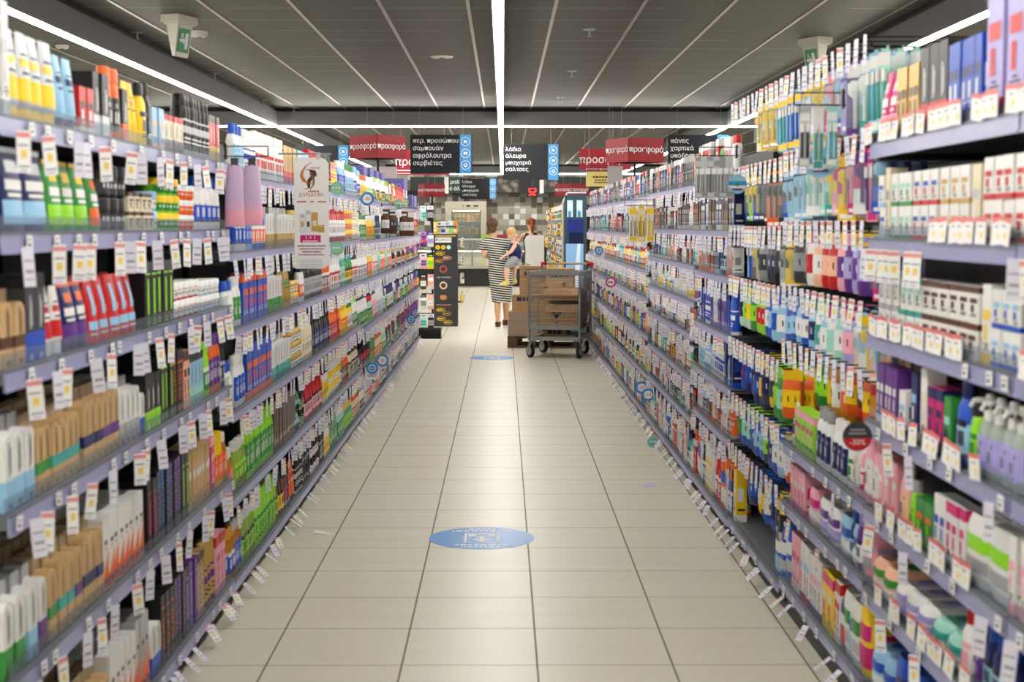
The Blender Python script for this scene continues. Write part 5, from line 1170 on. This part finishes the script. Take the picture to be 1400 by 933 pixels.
q = MB(); chain(q, [((.055, 0, .985), .096), ((.055, 0, 1.01), .092)], 'G'); chain(q, [((.045, -.06, .98), .072), ((-.015, -.16, .932), .066), ((-.045, -.172, .9), .058)], 'G'); chain(q, [((.045, .06, .98), .072), ((.058, .165, .942), .062)], 'G'); one_surface(q, 'shorts', ch, .007, 3)
hcol = mat((206, 172, 116), .55, name='blond_hair'); q = MB()
q.ell((0, 0, 0), .069, .078, .076, hcol, 16, 10, CM @ Matrix.Translation((0, -.014, .038))); one_surface(q, 'hair', ch, .007, 2)
for x, y in ((-.062, -.185), (.05, .2)):
    q = MB(); chain(q, [((x + .012, y, .655), .034), ((x - .05, y, .638), .034), ((x - .08, y, .634), .026)], mat((222, 204, 120), .6, name='pale_yellow_canvas')); chain(q, [((x + .004, y, .69), .034), ((x, y, .66), .036)], mat((222, 204, 120), .6, name='pale_yellow_canvas')); one_surface(q, 'shoe', ch, .006, 2)
w2 = thing('person', 'red-haired person in a black sleeveless top, hand on hip, behind the white cabinet', 'person', (.53, 28.6, 0))
b = MB(); c = SKIN
for s_ in (-1, 1):
    chain(b, [((s_ * .09, 0, .08), .036), ((s_ * .09, -.01, .3), .054), ((s_ * .09, .01, .48), .058), ((s_ * .085, .0, .84), .095)], c)
    chain(b, [((s_ * .09, -.03, .04), .034), ((s_ * .095, .1, .035), .032), ((s_ * .1, .17, .025), .022)], c)
chain(b, [((0, 0, .88), .14), ((0, 0, 1.02), .115), ((0, 0, 1.18), .13), ((0, 0, 1.27), .1)], c); chain(b, [((-.16, 0, 1.28), .05), ((0, 0, 1.3), .07), ((.16, 0, 1.28), .05)], c); chain(b, [((0, 0, 1.3), .05), ((0, .01, 1.42), .045)], c)
chain(b, [((-.165, 0, 1.275), .044), ((-.23, -.02, 1.18), .04), ((-.285, -.03, 1.1), .034), ((-.2, .02, 1.0), .03), ((-.15, .06, .955), .023)], c); hand(b, (-.148, .06, .953), (.7, .5, -.3), (.3, -.6, -.2), 1, c)
chain(b, [((.165, 0, 1.275), .044), ((.2, 0, 1.1), .038), ((.2, .04, .98), .033), ((.17, .2, 1.02), .025)], c); hand(b, (.17, .205, 1.02), (-.3, .9, .2), (-.5, 0, -.5), 1, c)
P, HM = head(b, (0, .02, 1.495), 1.0, .2, .06, c); one_surface(b, 'body', w2, .007); eyes(w2, P, 1)
MB().loft([(.86, .16, .13, 2.2), (1.0, .135, .122, 2.2), (1.12, .145, .13, 2.2), (1.24, .155, .115, 2.3), (1.315, .14, .075, 2.2), (1.34, .11, .06, 2)], 'K', 26).build('sleeveless_top', w2)
q = MB(); chain(q, [((0, 0, .88), .15), ((0, 0, .92), .145)], 'Z')
for s_ in (-1, 1): chain(q, [((s_ * .085, 0, .86), .108), ((s_ * .09, .01, .5), .075), ((s_ * .09, -.005, .16), .062)], 'Z')
one_surface(q, 'trousers', w2, .01, 3)
q = MB(); rc = mat((142, 70, 40), .55, name='red_hair'); q.ell((0, 0, 0), .084, .096, .09, rc, 16, 10, HM @ Matrix.Translation((0, -.014, .045))); chain(q, [(HM @ Vector((0, -.1, .03)), .034), (HM @ Vector((.0, -.13, -.03)), .036), (HM @ Vector((0, -.115, -.11)), .026), (HM @ Vector((0, -.1, -.16)), .01)], rc); one_surface(q, 'hair', w2, .008, 2)
for s_ in (-1, 1): MB().loft([(0, .045, .13, 2.6, s_ * .095, .05), (.03, .045, .13, 2.6, s_ * .095, .05), (.06, .04, .07, 2.4, s_ * .093, 0)], 'K', 16).build('shoe', w2)

# ------------------------------------------------------------------ far end: displays, deli counter, tiled wall
wc = thing('white_cabinet', 'plain white cabinet with a cut-away front corner beside the red-haired person', 'cabinet', (.53, 26.6, 0))
prof = [(-.15, 0), (.19, 0), (.19, 1.31), (-.06, 1.31), (-.12, 1.29), (-.155, 1.22), (-.135, 1.05), (-.14, .8), (-.16, .6)]
n_ = len(prof); b = MB(); b.add([(x, -.18, z) for x, z in prof] + [(x, .18, z) for x, z in prof], [tuple(range(n_)), tuple(reversed(range(n_, 2 * n_)))] + [(i, i + n_, (i + 1) % n_ + n_, (i + 1) % n_) for i in range(n_)], M_WHITE); b.build('cabinet_body', wc)
MB().box(-.12, -.184, .05, .135, -.18, .06, 'G').build('plinth_line', wc)
# snack display with printed side
M_DCARD = mat((58, 58, 62), .7, name='charcoal_display_card')
sd = thing('snack_display', 'charcoal cardboard snack display with round food pictures at the left shelf end', 'display stand', (-.845, 22.05, 0))
MB().box(-.175, 0, .0, .17, .4, 1.36, M_DCARD).build('card_body', sd)
for z in (.35, .62, .9, 1.15): MB().box(.17, .02, z, .25, .38, z + .012, M_DCARD).build('side_shelf', sd)
s = MB(); F = lambda x, z: face_cam(x, -.0015, z)
s.box(-.15, -.002, 1.235, .085, -.0008, 1.31, M_WHITE).text('TSANOS', face_cam(-.03, -.003, 1.272), .058, MATS['Z'], 'CENTER').box(-.14, -.003, 1.255, -.12, -.002, 1.29, 'Z')
for x, cc in ((-.115, 'Y'), (-.035, 'Y'), (.045, 'J')): s.disc(F(x, 1.165), .033, cc, 16, .001).disc(face_cam(x, -.0028, 1.165), .017, 'D' if cc == 'Y' else 'W', 12, .001)
def oval(x, z, rx, cc, tx):
    for k_ in range(20):
        a, b_ = 2 * PI * k_ / 20, 2 * PI * (k_ + 1) / 20
        s.quad((x + rx * math.cos(a), -.0015, z + .026 * math.sin(a)), (x + (rx + .006) * math.cos(a), -.0015, z + .031 * math.sin(a)), (x + (rx + .006) * math.cos(b_), -.0015, z + .031 * math.sin(b_)), (x + rx * math.cos(b_), -.0015, z + .026 * math.sin(b_)), cc)
    s.bars(F(x, z), rx * 1.5, .02, mat(cc))
for x, z, cc, tx in ((-.08, 1.075, 'Y', 'ΚΡΙΣ'), (.02, 1.01, 'U', 'ΣΙΤΑΡΙ'), (-.09, .965, 'A', 'ΟΛΙΚΗΣ'), (-.075, .245, 'Y', 'ΒΡΩΜΗ'), (.015, .19, 'D', 'ΣΙΚΑΛΗ'), (-.07, .115, 'Y', 'ΡΥΖΙ'), (.03, .06, 'Y', 'ΓΕΥΣΗ')): oval(x, z, .06, cc, tx)
for z, c0, c1 in ((.845, (160, 90, 66), (90, 44, 36)), (.605, (214, 194, 160), (70, 44, 32))): s.disc(F(-.035, z), .058, c0, 20, .001).disc(face_cam(-.035, -.0028, z), .035, c1, 16, .001)
s.text('a ton of tradition', F(-.03, .725), .03, M_WHITE, 'CENTER').loft([(.0, .05, .035, 3), (.001, .05, .035, 3)], (196, 132, 70), 14, False, face_cam(-.035, -.0015, .43)).box(-.14, -.002, .31, .08, -.001, .325, (176, 120, 88)).box(-.15, -.0018, 1.32, .15, -.001, 1.345, 'D')
s.build('print', sd)
SN = ['Y F W', 'C H D', 'W L B', 'X G C', 'J W E', 'A O C', 'W K G', 'S W C']
for z in range(2):
    for i in range(6):
        product('pouch %s h.19 w.075' % SN[(i + z * 3) % 8], -1.0 + i * .058 if z else -1.0 + i * .058, 22.12 + z * .14, 1.362 + (0 if z == 0 else 0), -PI / 2 + rnd.uniform(-.3, .3), 'on top of snack display', row=z)
for k_, z in enumerate((.362, .632, .912, 1.162)):
    for i in range(3): product('pouch %s h.15 w.07' % SN[(k_ * 3 + i) % 8], -.61, 22.12 + i * .12, z, rnd.uniform(-.3, .3) - .5, '%s ledge of the snack display' % UNAME_L[k_])
# wire rack at the end of the left run
wr = thing('wire_rack', 'black wire end rack with hanging toiletries at the far end of the left shelving', 'rack', (-1.19, 20.6, 0))
for x in (-.24, .22): MB().tube((x, 0, 0), (x, 0, 1.92), .016, 'K').build('post', wr)
MB().box(-.26, -.03, .0, .28, .3, .06, 'K').build('base', wr)
for z in (.28, .55, .82, 1.1, 1.4, 1.75):
    b = MB().tube((-.24, 0, z), (.22, 0, z), .006, 'K', 6)
    for i in range(5): b.tube((-.2 + i * .1, 0, z), (-.2 + i * .1, -.16, z), .004, 'K', 6)
    b.build('peg_bar', wr)
RK = ['bag W I U', 'bag I W P', 'bag K W G', 'bag W K G', 'bag Y K E', 'bag P V M', 'bag U I W', 'bag H K W', 'bag W P V', 'bag J W Q']
for k_, z in enumerate((.28, .55, .82, 1.1, 1.4, 1.75)):
    for i in range(5): product(RK[(k_ * 4 + i * 3) % 10] + ' w.085 h.2', -1.39 + i * .1, 20.46, z - .006, -PI / 2, '%s row of the black wire rack' % UNAME_L[k_])
bt = thing('crate', 'black plastic tray on the floor at the far left shelf end', 'crate', (-.98, 19.75, 0)); b = MB()
b.box(-.16, -.1, 0, .16, .1, .02, 'K').box(-.16, -.1, 0, -.145, .1, .13, 'K').box(.145, -.1, 0, .16, .1, .13, 'K').box(-.16, -.1, 0, .16, -.085, .13, 'K').box(-.16, .085, 0, .16, .1, .13, 'K'); b.build('tray_body', bt); MB().box(-.17, -.11, .12, .17, -.1, .135, 'Z').box(-.17, .1, .12, .17, .11, .135, 'Z').build('rim', bt)
# purple cartons on top of the left run
pc = 0
for y, x, z, n3 in ((13.6, -1.36, 1.6835, 2), (14.25, -1.36, 1.6835, 2), (14.9, -1.36, 1.6835, 2), (15.55, -1.36, 1.6835, 2), (17.45, -1.25, 1.6835, 2), (18.1, -1.21, 1.6835, 1), (18.7, -1.21, 1.6835, 1)):
    for q in range(n3):
        pc += 1
        t = thing('nappy_carton', ('%s purple carton with white rings %s on the far top left shelf' % (ordw((pc + 1) // 2 if pc <= 10 else pc - 5), 'stacked above another' if q else 'standing')), 'carton', (x, y, z + q * .171), (0, 0, rnd.uniform(-.05, .05)), 'purple cartons on the left run')
        cc = mat((122, 118, 186), .5, name='soft_purple_card'); MB().box(-.12, -.2, 0, .12, .2, .17, cc).build('carton_body', t)
        s = MB()
        for i in range(2):
            for M in (face_cam(-.06 + i * .12, -.2005, .085), Matrix.Translation((.1205, -.1 + i * .2, .085)) @ Matrix.Rotation(PI / 2, 4, 'Y')):
                s.disc(M, .046, (88, 84, 160), 18, .0008).disc(M @ Matrix.Translation((0, 0, .0008)), .036, (150, 146, 206), 18, .0006).disc(M @ Matrix.Translation((0, 0, .0014)), .014, (88, 84, 160), 12, .0006)
        s.build('printed_ring', t)
# end of the right run: dark column and a tall picture display
ec = thing('end_column', 'dark steel end column closing the right shelving run', 'column', (1.12, 19.15, 0)); MB().box(-.06, -.06, 0, .3, .06, 1.75, M_BACK).build('column_body', ec); MB().box(-.064, -.03, .3, -.06, .03, 1.6, 'Z').build('slot_strip', ec)
pd = thing('picture_display', 'tall blue and white picture display stand beyond the trolley', 'display stand', (.98, 20.6, 0))
MB().box(-.14, 0, 0, .16, .1, 1.9, mat((48, 70, 84), .5, name='slate_display_board')).build('board', pd)
MB().tube((-.16, .05, 0), (-.16, .05, 1.8), .016, 'S').tube((-.16, .05, 1.8), (-.1, .05, 1.93), .016, 'S').tube((-.1, .05, 1.93), (.16, .05, 1.93), .016, 'S').build('tube_frame', pd)
s = MB(); z0 = -.0015
s.box(-.12, z0, .3, .12, 0, 1.235, (136, 176, 224)).add([(-.06, -.002, .3), (.06, -.002, .3), (.08, -.002, 1.235), (.04, -.002, 1.235)], [(0, 1, 2, 3)], (206, 222, 242)).box(-.08, -.0022, 1.235, .12, 0, 1.39, (18, 26, 62)).box(-.1, -.002, 1.39, .12, 0, 1.57, (30, 44, 120))
for x in (-.07, .06): s.box(x - .035, -.0022, 1.6, x + .045, 0, 1.83, (174, 214, 222)).box(x - .025, -.003, 1.72, x + .03, -.002, 1.78, M_WHITE).box(x - .02, -.003, 1.6, x + .02, -.002, 1.68, (80, 130, 170))
s.build('printed_picture', pd)
# snack shelves beyond the cross aisle, right
fr = thing('shelving_unit', 'snack shelving with bags beyond the trolley on the right', 'shelving', (1.0, 24.2, 0)); b_ = MB().box(.3, 0, 0, .34, 9.6, 1.8, M_BACK); b_.build('back_panel', fr)
LV = [.1, .4, .7, 1.0, 1.3, 1.58]
for z in LV:
    so = MB().box(0, 0, z - .02, .3, 9.6, z, M_DECK).build('shelf', fr); MB().box(-.004, 0, z - .045, 0, 9.6, z, (140, 140, 150)).build('price_rail', so)
CR = ['pouch C D O', 'pouch Y F O', 'pouch S W L', 'pouch U H C', 'pouch W K Y', 'pouch Z Y D', 'pouch X C F', 'pouch A R Y', 'pouch W B L', 'pouch C R D']
for k_, z in enumerate(LV):
    y = 24.28
    while y < 33.6:
        product(CR[rnd.randrange(10)] + ' %s w.17 d.08' % ('h.25' if k_ != 4 else 'h.21'), 1.03 + rnd.uniform(-.03, .02), y, z + .001, PI + rnd.uniform(.2, 1.1), '%s shelf of the far snack shelving' % UNAME_L[k_]); y += rnd.uniform(.19, .24)
hs = thing('shelving_unit', 'low dark end shelf of snacks between the snack shelving and deli counter', 'shelving', (.86, 34.2, 0)); MB().box(-.2, 0, 0, .2, .3, 1.0, M_BACK).build('carcass', hs); MB().box(-.21, -.01, 1.0, .21, .31, 1.02, M_DECK).build('top', hs)
# deli counter
YC = 36.4
dc = thing('deli_counter', 'long glass-topped deli counter with dark front across the aisle end', 'counter', (0, YC, 0))
MB().box(-2.6, 0, 0, 2.2, .9, .43, mat((62, 60, 62), .5, name='dark_counter_front')).build('base', dc)
MB().box(-2.62, -.05, .43, 2.22, .9, .5, (206, 202, 190)).build('display_sill', dc)
MB().box(-2.6, .02, .5, 2.2, .85, .52, (232, 230, 222)).box(-2.6, .45, .52, 2.2, .85, .7, (225, 220, 205)).build('display_bed', dc)
g = MB().box(-2.6, -.02, .5, 2.2, -.012, .86, M_GLASS).box(-2.6, .05, .9, 2.2, .058, 1.12, M_GLASS); g.build('front_glass', dc)
MB().box(-2.6, -.03, .86, 2.2, .6, .895, M_STEEL).build('mid_shelf', dc); MB().box(-2.6, .03, 1.12, 2.2, .7, 1.15, (214, 212, 206)).build('top_shelf', dc)
MB().box(-2.55, .1, .84, 2.15, .13, .86, mat((255, 236, 200), .5, emit=14, name='warm_display_light')).build('display_light', dc)
for x in (-2.4, -1.5, -.75, -.1, .6, 1.4, 2.1): MB().box(x - .02, .0, .5, x + .02, .04, 1.12, M_STEEL).build('glass_post', dc)
k_ = 0
for z, y, n, x0, dx in ((.521, .22, 17, -1.7, .17), (.896, .25, 14, -1.65, .19)):
    for i in range(n):
        k_ += 1; cc = rnd.choice([(240, 232, 206), (244, 240, 228), (240, 214, 130), (228, 200, 140), (250, 250, 248)]); x = x0 + i * dx
        t = thing('cheese_tub' if i % 3 == 0 else 'cheese_block', '%s %s %s from the left %s the deli counter' % (ordw(i + 1), 'white' if i % 3 == 0 else 'pale', 'tub' if i % 3 == 0 else 'cheese', 'inside' if z < .8 else 'on the glass shelf of'), 'cheese', (x, YC + y, z), group='cheeses in the deli counter')
        if i % 3 == 0: MB().loft([(0, .05, .05, 2), (.1, .062, .062, 2)], M_WHITE, 14).build('tub_body', t); MB().loft([(.1, .064, .064, 2), (.112, .064, .064, 2)], rnd.choice(['B', 'L', 'W']), 14).build('lid', t)
        else: MB().add([(-.06, -.05, 0), (.06, -.05, 0), (.06, .06, 0), (-.06, .06, 0), (-.06, -.05, .1), (.05, -.045, .11), (.06, .06, .08), (-.05, .06, .09)], [(3, 2, 1, 0), (4, 5, 6, 7), (0, 1, 5, 4), (1, 2, 6, 5), (2, 3, 7, 6), (3, 0, 4, 7)], cc).build('cheese_body', t); MB().box(-.03, -.056, .03, .03, -.051, .07, M_WHITE).build('price_label', t)
# upright glass-door fridge with warm light
fg = thing('display_fridge', 'upright steel fridge with yellow lit packs behind the deli counter', 'fridge', (-.95, 38.1, 0))
st = mat((196, 190, 174), .4, .3, name='brushed_steel')
MB().box(-.52, 0, 0, .52, .05, .9, st).box(-.52, .6, 0, .52, .65, 2.08, st).box(-.52, 0, .9, -.36, .65, 1.86, st).box(.38, 0, .9, .52, .65, 1.86, st).box(-.52, 0, 1.86, .52, .65, 2.08, st).build('cabinet', fg)
MB().box(-.36, .05, .9, .38, .6, .92, st).box(-.36, .05, 1.25, .38, .6, 1.262, st).box(-.36, .05, 1.56, .38, .6, 1.572, st).build('shelf', fg)
MB().box(-.36, .03, .92, .38, .036, 1.86, M_GLASS).build('door_glass', fg)
MB().box(-.33, .06, 1.83, .35, .09, 1.855, mat((255, 226, 160), .5, emit=9, name='warm_fridge_light')).build('lamp', fg)
MB().box(.02, -.006, 1.95, .12, 0, 1.985, 'K').box(.2, -.006, 1.95, .32, 0, 1.985, 'K').box(-.08, -.006, 1.955, -.05, 0, 1.98, 'K').build('control_panel', fg)
for z in (.921, 1.263, 1.573):
    for i in range(6): product(rnd.choice(['cart Y D O', 'cart D Y C', 'jar Y C D', 'cart A Y W']) + ' h.2 w.1', -1.235 + i * .115, 38.5, z, -PI / 2, '%s fridge shelf behind the deli counter' % {.921: 'lowest', 1.263: 'middle', 1.573: 'topmost'}[z])
# menu fascia, red number display, lit panels
fa = thing('fascia_board', 'black fascia with dim food photographs and white lettering above the tiled wall', 'sign', (0, 38.9, 2.3)); MB().box(-2.4, 0, 0, 2.6, .08, .42, mat((34, 36, 36), .5, name='black_fascia')).build('board', fa)
def blob_nodes(nt, b):
    vec, _ = nxyz(nt); v = nt.nodes.new('ShaderNodeTexVoronoi'); v.inputs['Scale'].default_value = 7; nt.links.new(vec, v.inputs['Vector'])
    nt.links.new(nmix(nt, nmath(nt, 'MULTIPLY', v.outputs['Distance'], 1.5), (150, 134, 122), (40, 38, 36)), b.inputs['Base Color'])
MB().box(-1.06, -.004, .03, -.15 + .55, 0, .4, node_mat('food_photograph', blob_nodes, .5)).box(1.05, -.004, .03, 1.4, 0, .4, node_mat('food_photograph', blob_nodes, .5)).build('food_photograph', fa)
MB().box(-1.42, -.004, .02, -1.08, 0, .41, (36, 56, 52)).text('ραδ', face_cam(-1.25, -.006, .29), .13, M_WHITE, 'CENTER').text('ό άλ', face_cam(-1.25, -.006, .12), .13, M_WHITE, 'CENTER').build('lettering', fa)
hang_wires(fa, [(-2, .04, .42), (2.2, .04, .42)], CEIL - 2.3)
nd = thing('number_display', 'small black queue display showing a red glowing fifty-two', 'display', (.745, 38.4, 2.2)); MB().box(-.14, 0, 0, .14, .08, .26, 'K').build('housing', nd); red = mat((255, 40, 40), .4, emit=4, name='red_led'); s = MB()
SEG = {'5': 'afgcd', '2': 'abged'}
for cx, ch_ in ((-.058, '5'), (.058, '2')):
    for sg in SEG[ch_]:
        x0, z0, x1, z1 = dict(a=(-.038, .2, .038, .218), g=(-.036, .121, .036, .139), d=(-.038, .042, .038, .06), f=(-.04, .135, -.022, .21), b=(.022, .135, .04, .21), e=(-.04, .05, -.022, .125), c=(.022, .05, .04, .125))[sg]
        s.box(cx + x0, -.004, z0, cx + x1, 0, z1, red)
s.build('digits', nd); hang_wires(nd, [(0, .04, .26)], CEIL - 2.2)
for x, lb in ((-1.4, 'left'), (.95, 'right')):
    t = thing('hanging_light_box', 'upright bright white panel hung before the fascia, %s one' % lb, 'panel', (x, 37.2, 2.27)); MB().box(-.05, 0, 0, .05, .03, .4, mat((240, 240, 236), .5, emit=.3, name='lit_white_panel')).build('panel', t); MB().box(-.054, -.002, -.01, .054, .032, 0, 'S').build('end_cap', t); hang_wires(t, [(0, .015, .4)], CEIL - 2.27)
for x, z, cc, lb in ((-.02, 1.17, (170, 40, 46), 'red'), (-.42, 1.155, (170, 200, 60), 'lime')):
    t = thing('price_sign', 'small %s sign on the deli counter top behind the toddler' % lb, 'sign', (x, 36.7, 1.151)); MB().box(-.13, 0, .02, .13, .01, .1, cc).build('sign_card', t); MB().box(-.02, 0, 0, .02, .03, .02, 'S').build('stand', t)
# ------------------------------------------------------------------ past three hundred of a kind the farthest become one body of stock
byname = {}
for q in REG: byname.setdefault(q[1]['name'], []).append(q)
drop = set()
for nm, L in byname.items():
    if len(L) <= 300: continue
    L.sort(key=lambda q: q[5] + (6 if q[3] else 0)); rest = L[300:]; J = MB()
    for o, D, wh_, row, up, y, z in rest:
        me = D['joined']; M = Matrix.LocRotScale(o.location, o.rotation_euler, None); base = len(J.v)
        J.v += [tuple(M @ v.co) for v in me.vertices]; mp = [J.m(x) for x in me.materials]
        for p_ in me.polygons: J.f.append([base + i for i in p_.vertices]); J.mi.append(mp[p_.material_index]); J.sm.append(p_.use_smooth)
        for c_ in list(o.children): bpy.data.objects.remove(c_)
        drop.add(id(o)); bpy.data.objects.remove(o)
    so = J.build(nm, None); so['kind'] = 'stuff'; so['label'] = 'distant %s crowding the far shelves on both sides' % plural(nm.replace('_', ' ')); so['category'] = rest[0][1]['cat']
    keep_ = L[:300]; byname[nm] = keep_
bpy.data.scenes.remove(BENCH)
REG[:] = [q for L in byname.values() for q in L[:300]]
label_products()
